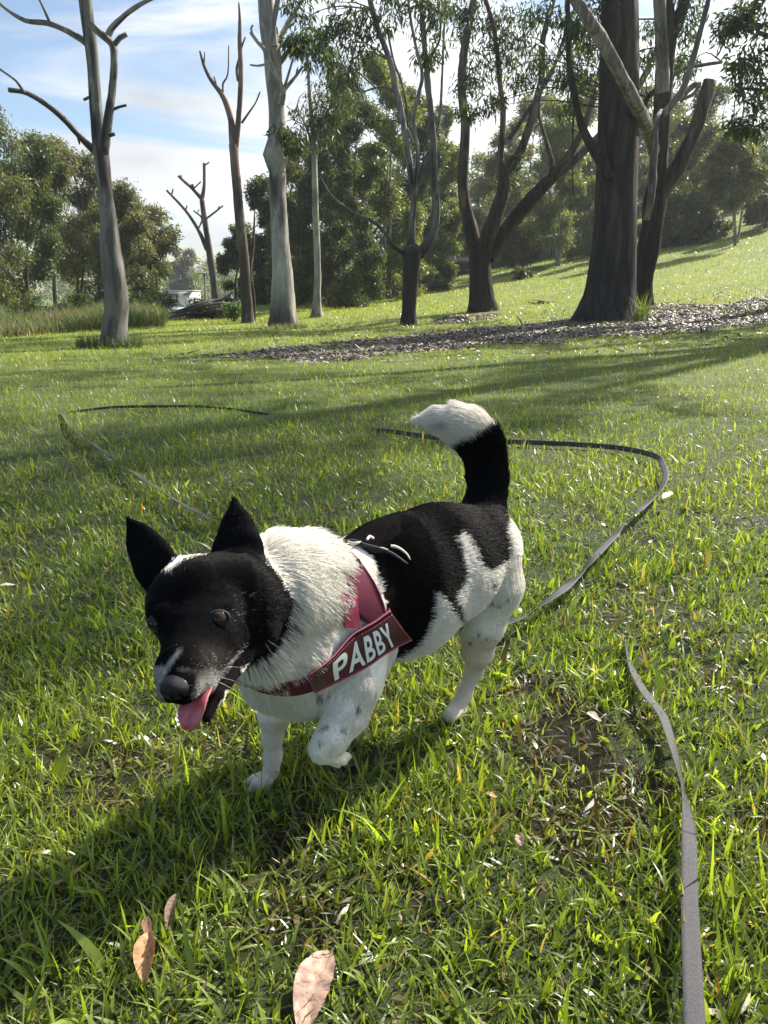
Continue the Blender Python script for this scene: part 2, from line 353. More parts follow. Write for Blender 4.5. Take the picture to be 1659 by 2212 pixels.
# ------------------------------------------------------------------ the dog
# skeleton: chains of tapered capsules (place in the photograph, distance from the camera, radius there),
# blended into one closed surface.  g = body region, hl = fur length
class Prim:
    __slots__ = ('a', 'b', 'ra', 'rb', 'k', 'g', 'hl', 'n', 'fl')
PR = []
def chain(pts, g, hl, k=.016, n=None, fl=1.0):
    for i in range(len(pts)-1):
        p, q = pts[i], pts[i+1]; o = Prim()
        o.a = P(p[0], p[1], p[2]); o.b = P(q[0], q[1], q[2]); o.ra = p[3]/FPX*p[2]; o.rb = q[3]/FPX*q[2]
        o.k = k; o.g = g; o.hl = hl; o.n = n; o.fl = fl; PR.append(o)
def cone_d(p, o):
    pa = p - o.a; ba = o.b - o.a
    if o.n is not None:
        pa = pa + (pa@o.n)[..., None]*o.n*(o.fl-1); ba = ba + (ba@o.n)*o.n*(o.fl-1)
    t = np.clip(pa@ba/max(ba@ba, 1e-9), 0, 1)
    d = np.linalg.norm(pa - t[..., None]*ba, axis=-1) - (o.ra + (o.rb-o.ra)*t)
    return d/(1 + (o.fl-1)*.5)
NECK, HEAD, MUZ, EAR, BODY, LEGR, LEGL, HINDL, HINDR, TAIL, CHEST, JAW = range(12)
# torso
chain([(780, 1268, 1.29, 104), (858, 1262, 1.33, 140), (955, 1215, 1.38, 122), (1030, 1182, 1.42, 92)], BODY, .013, .03)
chain([(735, 1335, 1.26, 125), (858, 1275, 1.33, 138)], BODY, .012, .03)
# neck with its ruff
chain([(508, 1285, 1.05, 84), (590, 1272, 1.12, 108), (632, 1268, 1.16, 110)], NECK, .030, .03)
chain([(640, 1275, 1.17, 108), (740, 1290, 1.255, 104)], CHEST, .016, .03)
chain([(560, 1392, 1.10, 82), (612, 1388, 1.155, 98)], NECK, .026, .03)
chain([(620, 1390, 1.165, 100), (690, 1390, 1.22, 104)], CHEST, .014, .03)
# chest
chain([(735, 1335, 1.26, 120), (625, 1440, 1.205, 88)], CHEST, .016, .03)
chain([(590, 1470, 1.19, 62), (660, 1478, 1.22, 62), (740, 1440, 1.25, 70)], CHEST, .014, .03)
# head
chain([(432, 1290, .995, 92), (500, 1290, 1.02, 102)], HEAD, .008, .02)
chain([(398, 1312, .985, 80), (440, 1360, .965, 84)], HEAD, .006, .02)
chain([(535, 1310, 1.03, 76), (530, 1350, 1.02, 66)], HEAD, .011, .02)
chain([(480, 1306, .955, 24), (452, 1312, .95, 20)], HEAD, .004, .02)       # brow
chain([(336, 1318, .95, 12), (350, 1324, .935, 15)], HEAD, .004, .018)
chain([(395, 1482, .875, 39), (402, 1440, .900, 56), (425, 1385, .94, 78)], MUZ, .0035, .014)
chain([(436, 1476, .90, 30), (460, 1432, .93, 34), (500, 1378, .975, 35)], MUZ, .0045, .010)
chain([(362, 1495, .885, 22), (358, 1450, .90, 22)], MUZ, .0045, .010)
chain([(446, 1552, .905, 10), (469, 1504, .925, 14), (510, 1440, .965, 17), (546, 1388, 1.0, 24)], JAW, .004, .006)
# ears
nR = -FW*.93 - RT*.30 + UP*.22; nR /= np.linalg.norm(nR)
nL = -FW*.93 - RT*.42 + UP*.15; nL /= np.linalg.norm(nL)
chain([(512, 1236, 1.03, 64), (512, 1190, 1.045, 55), (511, 1140, 1.06, 34), (506, 1082, 1.075, 9)], EAR, .0045, .010, nR, 3.0)
chain([(352, 1248, 1.0, 50), (330, 1212, 1.01, 47), (305, 1172, 1.025, 33), (278, 1124, 1.035, 9)], EAR, .0045, .010, nL, 3.0)
# tail
chain([(1030, 1150, 1.43, 60), (1044, 1105, 1.445, 43), (1053, 1062, 1.455, 35), (1052, 1030, 1.458, 33.5), (1050, 1000, 1.46, 33), (1045, 975, 1.458, 35), (1036, 952, 1.455, 38), (1012, 928, 1.445, 39), (980, 914, 1.44, 35), (945, 906, 1.435, 24), (914, 905, 1.43, 11)], TAIL, .026, .018)
# standing hind leg, then the far hind leg
chain([(1030, 1195, 1.42, 92), (1050, 1262, 1.43, 76), (1040, 1345, 1.43, 49), (1032, 1408, 1.455, 31), (1023, 1448, 1.485, 18), (1003, 1500, 1.49, 14.5), (988, 1530, 1.485, 18)], HINDL, .007, .014)
chain([(988, 1532, 1.485, 19), (972, 1546, 1.462, 16)], HINDL, .004, .006)
chain([(905, 1300, 1.46, 70), (835, 1400, 1.43, 34), (795, 1470, 1.44, 16), (766, 1555, 1.42, 14), (744, 1588, 1.405, 17)], HINDR, .006, .014)
# standing front leg
chain([(628, 1470, 1.23, 52), (592, 1545, 1.262, 32), (588, 1592, 1.272, 21), (590, 1632, 1.282, 17.5), (585, 1664, 1.285, 19)], LEGR, .005, .012)
for tx, ty, tt in ((530, 1694, 1.275), (541, 1706, 1.262), (558, 1713, 1.262), (577, 1706, 1.272)):
    chain([(584, 1672, 1.285, 14), ((584+2*tx)/3, (1672+2*ty)/3-4, tt, 9.5), (tx, ty, tt, 7.5)], LEGR, .003, .0025)
# raised front leg, paw folded under
chain([(790, 1400, 1.225, 62), (772, 1478, 1.205, 51), (748, 1545, 1.19, 41), (714, 1597, 1.175, 33), (695, 1618, 1.17, 27)], LEGL, .007, .016)
for k, (tx, ty) in enumerate(((742, 1644), (750, 1634), (730, 1650))):
    chain([(697, 1626, 1.17, 23), ((tx+700)/2+4, (ty+1628)/2, 1.175+.008*k, 13), (tx, ty, 1.185+.014*k, 8.5)], LEGL, .005, .0035)
def sdf(p, want=False):
    """Smooth union at points; with want also the index of the nearest primitive."""
    D = np.full(p.shape[:-1], 1e3); B = D.copy(); I = np.zeros(p.shape[:-1], int)
    for i, o in enumerate(PR):
        d = cone_d(p, o); h = np.maximum(o.k-np.abs(D-d), 0)/o.k
        I = np.where(d < B, i, I); B = np.minimum(B, d); D = np.minimum(D, d) - h*h*o.k*.25
    return (D, I) if want else D
def nets(F, o, h):
    """Naive surface nets: a closed quad surface around F < 0."""
    S = F < 0; nx, ny, nz = F.shape
    c = [S[i:nx-1+i, j:ny-1+j, k:nz-1+k] for i in (0, 1) for j in (0, 1) for k in (0, 1)]
    act = np.logical_or.reduce(c) & ~np.logical_and.reduce(c)
    ci = np.argwhere(act); idx = -np.ones(act.shape, np.int64); idx[act] = np.arange(len(ci))
    acc = np.zeros((len(ci), 3)); cnt = np.zeros(len(ci)); off = np.array([(i, j, k) for i in (0, 1) for j in (0, 1) for k in (0, 1)])
    for a in range(8):
        for b in range(a+1, 8):
            if np.abs(off[a]-off[b]).sum() != 1: continue
            A = ci+off[a]; B = ci+off[b]; fa = F[tuple(A.T)]; fb = F[tuple(B.T)]; m = (fa < 0) != (fb < 0)
            t = fa/(fa-fb+1e-12); q = A + (B-A)*t[:, None]; acc[m] += q[m]; cnt[m] += 1
    V = o + h*acc/cnt[:, None]; Q = []
    for ax in range(3):
        u, v = [(1, 2), (2, 0), (0, 1)][ax]
        sl = [slice(None)]*3; sl2 = [slice(None)]*3; sl[ax] = slice(0, -1); sl2[ax] = slice(1, None)
        m = S[tuple(sl)] != S[tuple(sl2)]; e = np.argwhere(m)
        e = e[(e[:, u] > 0) & (e[:, v] > 0) & (e[:, u] < F.shape[u]-1) & (e[:, v] < F.shape[v]-1)]
        du = np.eye(3, dtype=int)[u]; dv = np.eye(3, dtype=int)[v]
        q = np.stack([idx[tuple((e-du-dv).T)], idx[tuple((e-dv).T)], idx[tuple(e.T)], idx[tuple((e-du).T)]], -1)
        s = S[tuple(e.T)]; q[~s] = q[~s][:, ::-1]; Q.append(q)
    return V, np.vstack(Q)
def build_surface(h=.0036):
    lo = np.min([np.minimum(o.a-o.ra, o.b-o.rb) for o in PR], 0)-.02; hi = np.max([np.maximum(o.a+o.ra, o.b+o.rb) for o in PR], 0)+.02
    n = np.ceil((hi-lo)/h).astype(int); D = np.full(n, 1e3, np.float64)
    for o in PR:
        m = .03
        l = np.clip(((np.minimum(o.a-o.ra, o.b-o.rb)-m-lo)/h).astype(int), 0, n); u = np.clip(((np.maximum(o.a+o.ra, o.b+o.rb)+m-lo)/h).astype(int)+1, 0, n)
        g = np.stack(np.meshgrid(*[lo[a]+h*np.arange(l[a], u[a]) for a in range(3)], indexing='ij'), -1)
        d = cone_d(g, o); s = D[l[0]:u[0], l[1]:u[1], l[2]:u[2]]; hh = np.maximum(o.k-np.abs(s-d), 0)/o.k
        D[l[0]:u[0], l[1]:u[1], l[2]:u[2]] = np.minimum(s, d) - hh*hh*o.k*.25
    # hollows: inside of the ears, the corner of the mouth
    for c, e, r, nn in (((506, 1185, 1.012), (506, 1112, 1.048), .0125, nR), ((325, 1205, .985), (290, 1150, 1.012), .010, nL)):
        o = Prim(); o.a = P(*c); o.b = P(*e); o.ra = r; o.rb = r*.35; o.n = nn; o.fl = 1.6
        m = .03; l = np.clip(((np.minimum(o.a, o.b)-r-m-lo)/h).astype(int), 0, n); u = np.clip(((np.maximum(o.a, o.b)+r+m-lo)/h).astype(int)+1, 0, n)
        g = np.stack(np.meshgrid(*[lo[a]+h*np.arange(l[a], u[a]) for a in range(3)], indexing='ij'), -1)
        d = -cone_d(g, o); s = D[l[0]:u[0], l[1]:u[1], l[2]:u[2]]; hh = np.maximum(.008-np.abs(s-d), 0)/.008
        D[l[0]:u[0], l[1]:u[1], l[2]:u[2]] = np.maximum(s, d) + hh*hh*.008*.25
    return nets(D, lo, h)
# coat markings: outlines of the dark patches, by body region
BLK_BODY = [(700, 1100), (808, 1090), (926, 1050), (1000, 1040), (1110, 1040), (1093, 1146), (1100, 1190), (1094, 1213), (1056, 1236), (1038, 1226), (1024, 1190), (1010, 1163), (998, 1150),
            (984, 1164), (996, 1197), (1004, 1244), (996, 1269), (980, 1287), (997, 1334), (998, 1362), (984, 1332), (955, 1294), (937, 1274), (934, 1298), (932, 1334), (916, 1370), (894, 1397), (854, 1424),
            (835, 1425), (835, 1300), (805, 1225), (780, 1185), (735, 1163)]
BLK_HEAD = [(250, 1050), (560, 1050), (575, 1215), (604, 1250), (627, 1300), (620, 1350), (604, 1389), (578, 1415), (540, 1432), (505, 1455), (480, 1500), (440, 1600), (300, 1600), (250, 1300)]
WHT_TOP = [(384, 1190), (450, 1180), (440, 1196), (392, 1212), (362, 1240), (350, 1236), (370, 1212)]
TAIL_W = [(985, 985), (1005, 965), (1030, 955), (1050, 942), (1080, 925), (1100, 850), (850, 850), (850, 985)]
SPOTS = [(777, 1525, 8), (703, 1572, 9), (742, 1577, 8), (690, 1604, 5), (1078, 1308, 6), (1065, 1300, 6), (1097, 1292, 5), (1062, 1270, 5), (1035, 1370, 5), (962, 924, 0.1), (690, 1500, 10), (712, 1496, 7), (655, 1490, 6), (1015, 1390, 5), (1052, 1380, 4)]
def coat(p, g, smooth=False):
    px, py, _ = proj(p); j = rng.normal(0, 1, (len(px), 2))*(.25 if smooth else 1); jx = px + j[:, 0]*3.2; jy = py + j[:, 1]*3.2
    white = np.array([.86, .82, .73]); black = np.array([.0034, .0033, .0038])
    c = np.tile(white, (len(px), 1))*(.86+.2*rng.uniform(0, 1, (len(px), 1)))
    dark = np.zeros(len(px))
    torso = (g == BODY) | (g == HINDL) | (g == HINDR) | (g == CHEST)
    dark = np.where(torso & (g != CHEST) & inpoly(jx, jy, BLK_BODY), 1, dark)
    dark = np.where((g == NECK) & (px > 735) & inpoly(jx, jy, BLK_BODY), 1, dark)
    dark = np.where((g == TAIL) & ~inpoly(jx, jy, TAIL_W), 1, dark)
    head = (g == HEAD) | (g == MUZ) | (g == JAW)
    dark = np.where((g == EAR) | (head & inpoly(jx, jy, BLK_HEAD) & ~inpoly(jx, jy, WHT_TOP)), 1, dark)
    dark = np.where((g == NECK) & inpoly(px+j[:, 0]*5, py+j[:, 1]*5, BLK_HEAD) & (px > 530) & (py > 1225), 1, dark)
    c = np.where((dark > 0)[:, None], black*(.6+.9*rng.uniform(0, 1, (len(px), 1))), c)
    # grey and white hairs of the muzzle; glints above the nose painted as grey
    r = rng.uniform(.3, .7, len(px)) if smooth else rng.uniform(0, 1, len(px))
    f = np.zeros(len(px)); mz = (g == MUZ) | (g == HEAD)
    def blob(x, y, sx, sy, a, rot=0):
        ca, sa = math.cos(rot), math.sin(rot); dx, dy = px-x, py-y
        return a*np.exp(-(((dx*ca+dy*sa)/sx)**2 + ((-dx*sa+dy*ca)/sy)**2))
    f += blob(450, 1480, 28, 20, 1.1) + blob(434, 1502, 24, 12, 1.0) + blob(345, 1500, 9, 46, 1.4) + blob(372, 1426, 7, 30, 1.0, .64) + blob(350, 1455, 12, 14, .9)
    f += blob(466, 1456, 26, 18, .35) + blob(455, 1425, 34, 30, .30) + blob(392, 1446, 26, 11, .45) + blob(425, 1452, 20, 16, .2) + blob(388, 1392, 5, 40, .2)
    f += blob(503, 1428, 46, 5, .8, -.9) + blob(510, 1325, 24, 22, .12) + blob(370, 1225, 22, 14, .35, -.6) + blob(530, 1290, 26, 12, .10)
    f = np.where((g == MUZ) & (px < 352) & (py > 1440), 1, f)
    sh = np.clip(blob(462, 1420, 34, 26, .8)*(g == MUZ) + blob(520, 1318, 22, 26, .22)*(g == HEAD) + blob(482, 1298, 22, 8, .2), 0, 1)[:, None]*(dark > 0)[:, None]  # sheen of the sunlit muzzle side and cheek, painted into the dark coat
    c = c*(1-sh)+np.array([.040, .032, .030])*sh*(.5+rng.uniform(0, 1, (len(px), 1)))
    grey = mz & (r < .8*np.clip(f, 0, 1.2)**1.25) & (not smooth); tone = np.array([.60, .58, .53])
    brown = ((px > 640) & (dark > 0) & (g != TAIL)); c = np.where(brown[:, None] & (rng.uniform(0, 1, (len(px), 1)) < .4), np.array([.010, .0068, .0056]), c)
    c = np.where(grey[:, None], tone*(.25+.6*rng.uniform(0, 1, (len(px), 1))), c)
    if smooth: c = np.where(mz[:, None], c*(1-np.clip(f-.35, 0, 1)[:, None]*.7) + tone*.7*np.clip(f-.35, 0, 1)[:, None], c)
    jaww = (g == JAW) & (px - 479 + (py-1489)*.55 > 13) & (py > 1492); c = np.where(jaww[:, None], white, c)
    lip = (g == JAW) & ~jaww & (px < 520) ; c = np.where(lip[:, None], np.array([.012, .008, .009]), c)
    for x, y, s in SPOTS:
        d = np.hypot(px-x, (py-y)*1.15)/s; m = (not smooth) & (rng.uniform(0, 1, len(px)) < np.clip(1.25-d*1.0, 0, .9)) & (dark == 0) & ~head
        c = np.where(m[:, None], np.array([.15, .15, .18]), c)
        if smooth: q_ = (np.clip(1.3-d, 0, .8)*((dark == 0) & ~head))[:, None]; c = c*(1-q_) + np.array([.11, .11, .135])*q_
    c = c*(.86+.2*fbm(px+py*.3, py, .045, 8))[:, None]
    tg = (g == TAIL) & (dark == 0); tq = (np.exp(-(((px-962)/17)**2+((py-925)/11)**2))*.55*tg)[:, None]; c = c*(1-tq)+np.array([.16, .16, .18])*tq
    # pinkish, darker tone on the lower legs
    low = ((g == LEGR) & (py > 1560)) | ((g == HINDL) & (py > 1380)); c = np.where(low[:, None] & (dark == 0)[:, None], c*np.array([.80, .72, .70]), c)
    return c
def build_dog():
    V, Q = build_surface(); D, I = sdf(V, True)
    for _ in range(2):
        e = .0012; gr = np.stack([sdf(V+np.eye(3)[a]*e)-sdf(V-np.eye(3)[a]*e) for a in range(3)], -1)/(2*e) if _ == 0 else gr
    nrm = gr/(np.linalg.norm(gr, axis=1)[:, None]+1e-9)
    gidx = np.array([o.g for o in PR]); hls = np.array([o.hl for o in PR]); flow = np.array([(o.b-o.a)/(np.linalg.norm(o.b-o.a)+1e-9) for o in PR])
    g = gidx[I]
    root = empty('dog', (0, 1.2, 0), 'small black and white dog with pricked ears and tongue out, walking in a maroon harness', 'dog')
    skin = material('dog_skin', .9, col_attr=True, spec=.02)
    body = mesh('body', V, Q, skin, root, col=coat(V, g, True))
    # ---- fur
    fl = np.stack([flow[I[Q[:, 0]]]], 0)[0]
    A, B, C, E = V[Q[:, 0]], V[Q[:, 1]], V[Q[:, 2]], V[Q[:, 3]]
    area = .5*np.linalg.norm(np.cross(C-A, E-B), axis=1); Nn = 420000
    w = area*np.where(np.isin(gidx[I[Q[:, 0]]], [HEAD, MUZ, EAR, JAW]), 2.2, 1.0)
    f = rng.choice(len(Q), Nn, p=w/w.sum()); u = rng.uniform(0, 1, (Nn, 1)); v = rng.uniform(0, 1, (Nn, 1))
    p = (A[f]*(1-u)+B[f]*u)*(1-v) + (E[f]*(1-u)+C[f]*u)*v
    N = nrm[Q[f, 0]]; ii = I[Q[f, 0]]; gg = gidx[ii]; hl = hls[ii]*rng.uniform(.6, 1.15, Nn)
    px, py, dep = proj(p)
    # short on the face, long towards the ruff and the back of the thigh
    hl = np.where((gg == NECK) & (px < 560), hl*.8, hl); hl = np.where((gg == HEAD) & (px > 560), hl*1.5, hl)
    hl = np.where((gg == NECK) & (px > 640) & (py < 1220), hl*1.45, hl)
    hl = np.where((gg == HINDL) & (py > 1380), hl*.55, hl); hl = np.where((gg == LEGR) & (py > 1560), hl*.7, hl)
    hl = np.where((gg == HINDL) & (px > 1060) & (py < 1300), hl*1.7, hl); hl = np.where((gg == LEGL) & (px > 770) & (py < 1560), hl*1.8, hl)
    hl = np.where((gg == NECK) & (px < 622) & inpoly(px, py, BLK_HEAD), hl*.45, hl)
    nr = np.abs((p-QC['o'])@QC['n']) < .04; hl = np.where(nr & (gg == CHEST), np.minimum(hl, .007), hl)
    tl = gg == TAIL; hl = np.where(tl & (py > 1060), hl*.55, hl); hl = np.where(tl & (px < 990), hl*.8, hl)
    F_ = np.zeros((Nn, 3))
    for o, fv in zip(PR, flow):
        mk = gg == o.g
        if mk.any(): F_[mk] += np.exp(-np.clip(cone_d(p[mk], o), 0, .2)/.010)[:, None]*fv
    F_ /= np.linalg.norm(F_, axis=1)[:, None]+1e-9; G_ = F_.copy()
    m = gg == NECK; F_[m] = F_[m]*1.0 + np.array([0, 0, -.55])
    m = gg == CHEST; F_[m] = np.array([0, .1, -1.])
    m = np.isin(gg, [HEAD, MUZ, JAW]); hd = P(560, 1290, 1.12) - P(390, 1450, .89); F_[m] = hd/np.linalg.norm(hd)
    m = gg == EAR; F_[m] = G_[m]
    F_ += rng.normal(0, .13, (Nn, 3)) + np.where(gg == NECK, .10, .2)[:, None]*np.stack([fbm(p[:, 0]+p[:, 2], p[:, 1], 30, s)-.5 for s in (1, 2, 3)], -1)*2
    T = F_ - (F_*N).sum(1)[:, None]*N; T /= np.linalg.norm(T, axis=1)[:, None]+1e-9
    lift = np.where(np.isin(gg, [NECK, TAIL]), .42, np.where(np.isin(gg, [HEAD, MUZ, EAR]), .30, .33))*rng.uniform(.6, 1.4, Nn)*np.where(tl & (px < 990), .5, 1)
    K = 5; pts = np.zeros((Nn, K, 3))
    for k in range(K):
        s = k/(K-1); pts[:, k] = p + hl[:, None]*(T*(s**1.15)*.95 + N*(lift*(s - .35*s*s))[:, None]) - np.array([0, 0, 1])*(hl*.12*s*s)[:, None] - N*.0006
    # lie flat under the harness
    hide = np.zeros(Nn, bool)
    for q, hwid in HBANDS:
        dd = (p - q['o'])@q['n']; hide |= (np.abs(dd) < hwid) & (np.linalg.norm(p-q['o'], axis=1) < .2) & np.isin(gg, [BODY, CHEST, NECK, LEGL]) & q['f'](p)
    keep = ~hide; p, pts, gg, hl = p[keep], pts[keep], gg[keep], hl[keep]
    col = coat(p, gg); n = len(p)
    hc = bpy.data.hair_curves.new('fur'); hc.add_curves([K]*n)
    hc.attributes['position'].data.foreach_set('vector', (pts - np.array(root.location)).astype(np.float32).ravel())
    ra = hc.attributes.get('radius') or hc.attributes.new('radius', 'FLOAT', 'POINT')
    base = np.where(np.isin(gg, [NECK, TAIL]), .00036, .00030)
    ra.data.foreach_set('value', (base[:, None]*np.array([1, .95, .8, .55, .12])[None]).astype(np.float32).ravel())
    ca = hc.attributes.new('Col', 'FLOAT_COLOR', 'CURVE'); cc = np.ones((n, 4), np.float32); cc[:, :3] = col; ca.data.foreach_set('color', cc.ravel())
    fm = material('dog_fur', .40, col_attr=True, spec=.20, transl=.15, tint=(1, 1, 1)); hc.materials.append(fm)
    nt = fm.node_tree; bw = nt.nodes.new('ShaderNodeRGBToBW'); mr = nt.nodes.new('ShaderNodeMapRange'); mr.inputs[2].default_value = .25; mr.inputs[3].default_value = .07; mr.inputs[4].default_value = .25
    nt.links.new([n_ for n_ in nt.nodes if n_.type == 'ATTRIBUTE'][0].outputs['Color'], bw.inputs[0]); nt.links.new(bw.outputs[0], mr.inputs[0]); nt.links.new(mr.outputs[0], nt.nodes['Principled BSDF'].inputs['Specular IOR Level'])
    link(bpy.data.objects.new('fur', hc), root)
    # ---- eyes, nose, tongue
    bvh = BVHTree.FromPolygons([tuple(v) for v in V], [tuple(int(i) for i in q) for q in Q])
    def hit(x, y):
        r = ray(x, y); r = r/np.linalg.norm(r); h_ = bvh.ray_cast(Vector(CAM), Vector(r)); return np.array(h_[0]), np.array(h_[1])
    em = bpy.data.materials.new('dog_eye'); em.use_nodes = True; nt = em.node_tree; b = nt.nodes['Principled BSDF']
    at = nt.nodes.new('ShaderNodeAttribute'); at.attribute_name = 'Col'; nt.links.new(at.outputs[0], b.inputs['Base Color']); b.inputs['Roughness'].default_value = .06; b.inputs['Specular IOR Level'].default_value = .28; b.inputs['Coat Weight'].default_value = .3
    def sphere(c, rad, nu=28, nv=18, ax=None):
        th = np.linspace(0, 2*np.pi, nu, endpoint=False); ph = np.linspace(0, np.pi, nv)
        n_ = -ray(*ax) if ax is not None else -FW; n_ = n_/np.linalg.norm(n_); a = np.cross(n_, UP); a /= np.linalg.norm(a); b_ = np.cross(n_, a)
        V_ = (np.cos(ph)[:, None, None]*n_ + np.sin(ph)[:, None, None]*(np.cos(th)[None, :, None]*a + np.sin(th)[None, :, None]*b_)).reshape(-1, 3)
        i, j = np.meshgrid(np.arange(nv-1), np.arange(nu), indexing='ij'); F = np.stack([i*nu+j, (i+1)*nu+j, (i+1)*nu+(j+1) % nu, i*nu+(j+1) % nu], -1).reshape(-1, 4)
        return c + V_*rad, F, np.repeat(ph, nu), V_
    for (x, y, r_, look) in ((473, 1336, .0118, (-.25, .1)), (337, 1345, .0108, (-.4, .05))):
        h_, n_ = hit(x, y); vdir = ray(x, y); vdir /= np.linalg.norm(vdir)
        c = h_ + vdir*r_*.54
        V_, F, ph, U = sphere(c, r_)
        d = -FW + look[0]*RT + look[1]*UP; d /= np.linalg.norm(d); ang = np.arccos(np.clip(U@d, -1, 1))
        col = np.where((ang < .42)[:, None], np.array([.002, .002, .003]), np.where((ang < 1.0)[:, None], np.array([.026, .012, .006]), np.array([.01, .008, .008])))
        ey = mesh('eye', V_, F, em, root, col=col)
        # eyelid rim: a ring pressed round the eyeball
        mb = MB(); a = np.cross(vdir, UP); a /= np.linalg.norm(a); b_ = np.cross(a, vdir); th = np.linspace(0, 2*np.pi, 29)
        rx, ry = r_*1.05*(.8 if x < 400 else 1), r_*.78
        ring = c - vdir*r_*.50 + (np.cos(th)[:, None]*a*rx + np.sin(th)[:, None]*b_*ry)
        mb.tube(ring, np.full(29, r_*.16), 8, (.006, .005, .005), cap=False, sub=.002); mb.build('eyelid', M['plainc'], root)
    # nose: closed surface with nostrils
    c = P(378, 1491, .862); h = .0012; ax = [np.arange(-.032, .032, h)]*3; g3 = np.stack(np.meshgrid(*ax, indexing='ij'), -1)
    f_ = P(378, 1491, .862) - P(425, 1385, .94); f_ /= np.linalg.norm(f_); s_ = np.cross(f_, np.array([0, 0, 1.])); s_ /= np.linalg.norm(s_); u_ = np.cross(s_, f_)
    L3 = np.stack([g3@s_, g3@u_, g3@f_], -1)
    def ell(c_, r3): q = (L3-np.array(c_))/np.array(r3); k0 = np.linalg.norm(q, axis=-1); return (k0-1)*min(r3)
    def smin(a, b_, k): hh = np.maximum(k-np.abs(a-b_), 0)/k; return np.minimum(a, b_)-hh*hh*k*.25
    D3 = smin(ell((0, .002, 0), (.0175, .0115, .012)), ell((0, -.005, -.003), (.011, .009, .009)), .006)
    D3 = smin(D3, ell((0, .007, -.008), (.014, .008, .012)), .006)
    for sx in (-1, 1):
        D3 = -smin(-D3, ell((sx*.0085, -.001, .011), (.0042, .0036, .006)), .0015) if False else np.maximum(D3, -ell((sx*.0085, -.0005, .0105), (.0040, .0032, .0055)))
        D3 = np.maximum(D3, -ell((sx*.0135, -.0035, .007), (.0045, .0016, .006)))
    D3 = np.maximum(D3, -ell((0, -.006, .011), (.0009, .010, .006)))
    Vn, Qn = nets(D3, c-.032, h); mesh('nose', Vn, Qn, M['nose'], root)
    # tongue: lofted cross-sections hanging out of the mouth
    secs = [(452, 1470, .905, 10, 0), (444, 1492, .895, 20, .1), (432, 1508, .884, 27, .2), (421, 1525, .878, 34, .25), (413, 1545, .874, 32, .22), (408, 1562, .873, 22, .2), (405, 1574, .875, 9, .2)]
    mb = MB(); ctr = np.array([P(a, b_, t) for a, b_, t, _, _ in secs]); wd_ = np.array([w_/FPX*t for _, _, t, w_, _ in secs])
    ctr, wd_ = resample(ctr, wd_, .003); m_ = len(ctr); nn = 20; th = np.linspace(0, 2*np.pi, nn, endpoint=False); V_ = []
    for k in range(m_):
        T_ = ctr[min(k+1, m_-1)]-ctr[max(k-1, 0)]; T_ /= np.linalg.norm(T_); W_ = RT*.93 - FW*.25 + UP*.2; W_ = W_ - (W_@T_)*T_; W_ /= np.linalg.norm(W_); Nn_ = np.cross(T_, W_)
        if Nn_@FW > 0: Nn_ = -Nn_
        cx = np.cos(th); V_.append(ctr[k] + wd_[k]*cx[:, None]*W_ + (.0034*np.sin(th) - .0042*np.exp(-(cx/.22)**2)*(np.sin(th) > 0) + .0035*np.abs(cx)**2)[:, None]*Nn_)
    i, j = np.meshgrid(np.arange(m_-1), np.arange(nn), indexing='ij'); F = np.stack([i*nn+j, i*nn+(j+1) % nn, (i+1)*nn+(j+1) % nn, (i+1)*nn+j], -1).reshape(-1, 4)
    V_ = np.vstack(V_); mesh('tongue', V_, [F, np.array([[(m_-1)*nn+k for k in range(nn)]])], M['tongue'], root)
    # whiskers
    for (x, y, t, dx, dy, dt) in ((470, 1462, .91, 60, 10, .02), (474, 1474, .905, 55, 24, .02), (466, 1440, .91, 66, -4, .03), (560, 1372, 1.0, 60, 34, .0), (556, 1366, 1.0, 40, 52, .0), (352, 1470, .89, -26, 12, .0), (350, 1484, .89, -22, 24, 0)):
        s = np.linspace(0, 1, 5); mb = MB(); mb.tube(P(x+dx*s, y+dy*s+8*s*s, t+dt*s), .00028*(1.1-s), 4, (.7, .68, .62), sub=.01); mb.build('whisker', M['plainc'], root)
    return root, bvh, hit, sphere
M['wet'] = material('wet_black_skin', .28, col_attr=True, spec=.6, coat=.3)
M['plainc'] = material('plain_coloured', .7, col_attr=True)
M['nose'] = material('dog_nose', .36, color=(.006, .006, .007), spec=.25, bump=(900, .8, .0014), coat=.05)
M['tongue'] = material('dog_tongue', .32, color=(.52, .125, .15), spec=.6, noise=(120, .8, 1.15, 1), bump=(700, .5, .0008), coat=.35, transl=.15, tint=(1.3, .5, .5))
M['strap'] = material('maroon_webbing', .85, color=(.092, .008, .024), spec=.35, bump=(900, .6, .001), noise=(500, .75, 1.3, 1))
M['leather'] = material('maroon_leather', .38, color=(.060, .007, .016), spec=.5, bump=(420, .35, .001), coat=.15)
M['black_strap'] = material('black_webbing', .6, color=(.012, .012, .014), bump=(900, .5, .001))
M['pink'] = material('pink_lit_edge_stitch', .5, color=(.42, .10, .16))
M['letters'] = material('reflective_lettering', .45, color=(.72, .76, .76))
M['label'] = material('pink_label', .5, color=(.34, .035, .085), bump=(600, .3, .001))

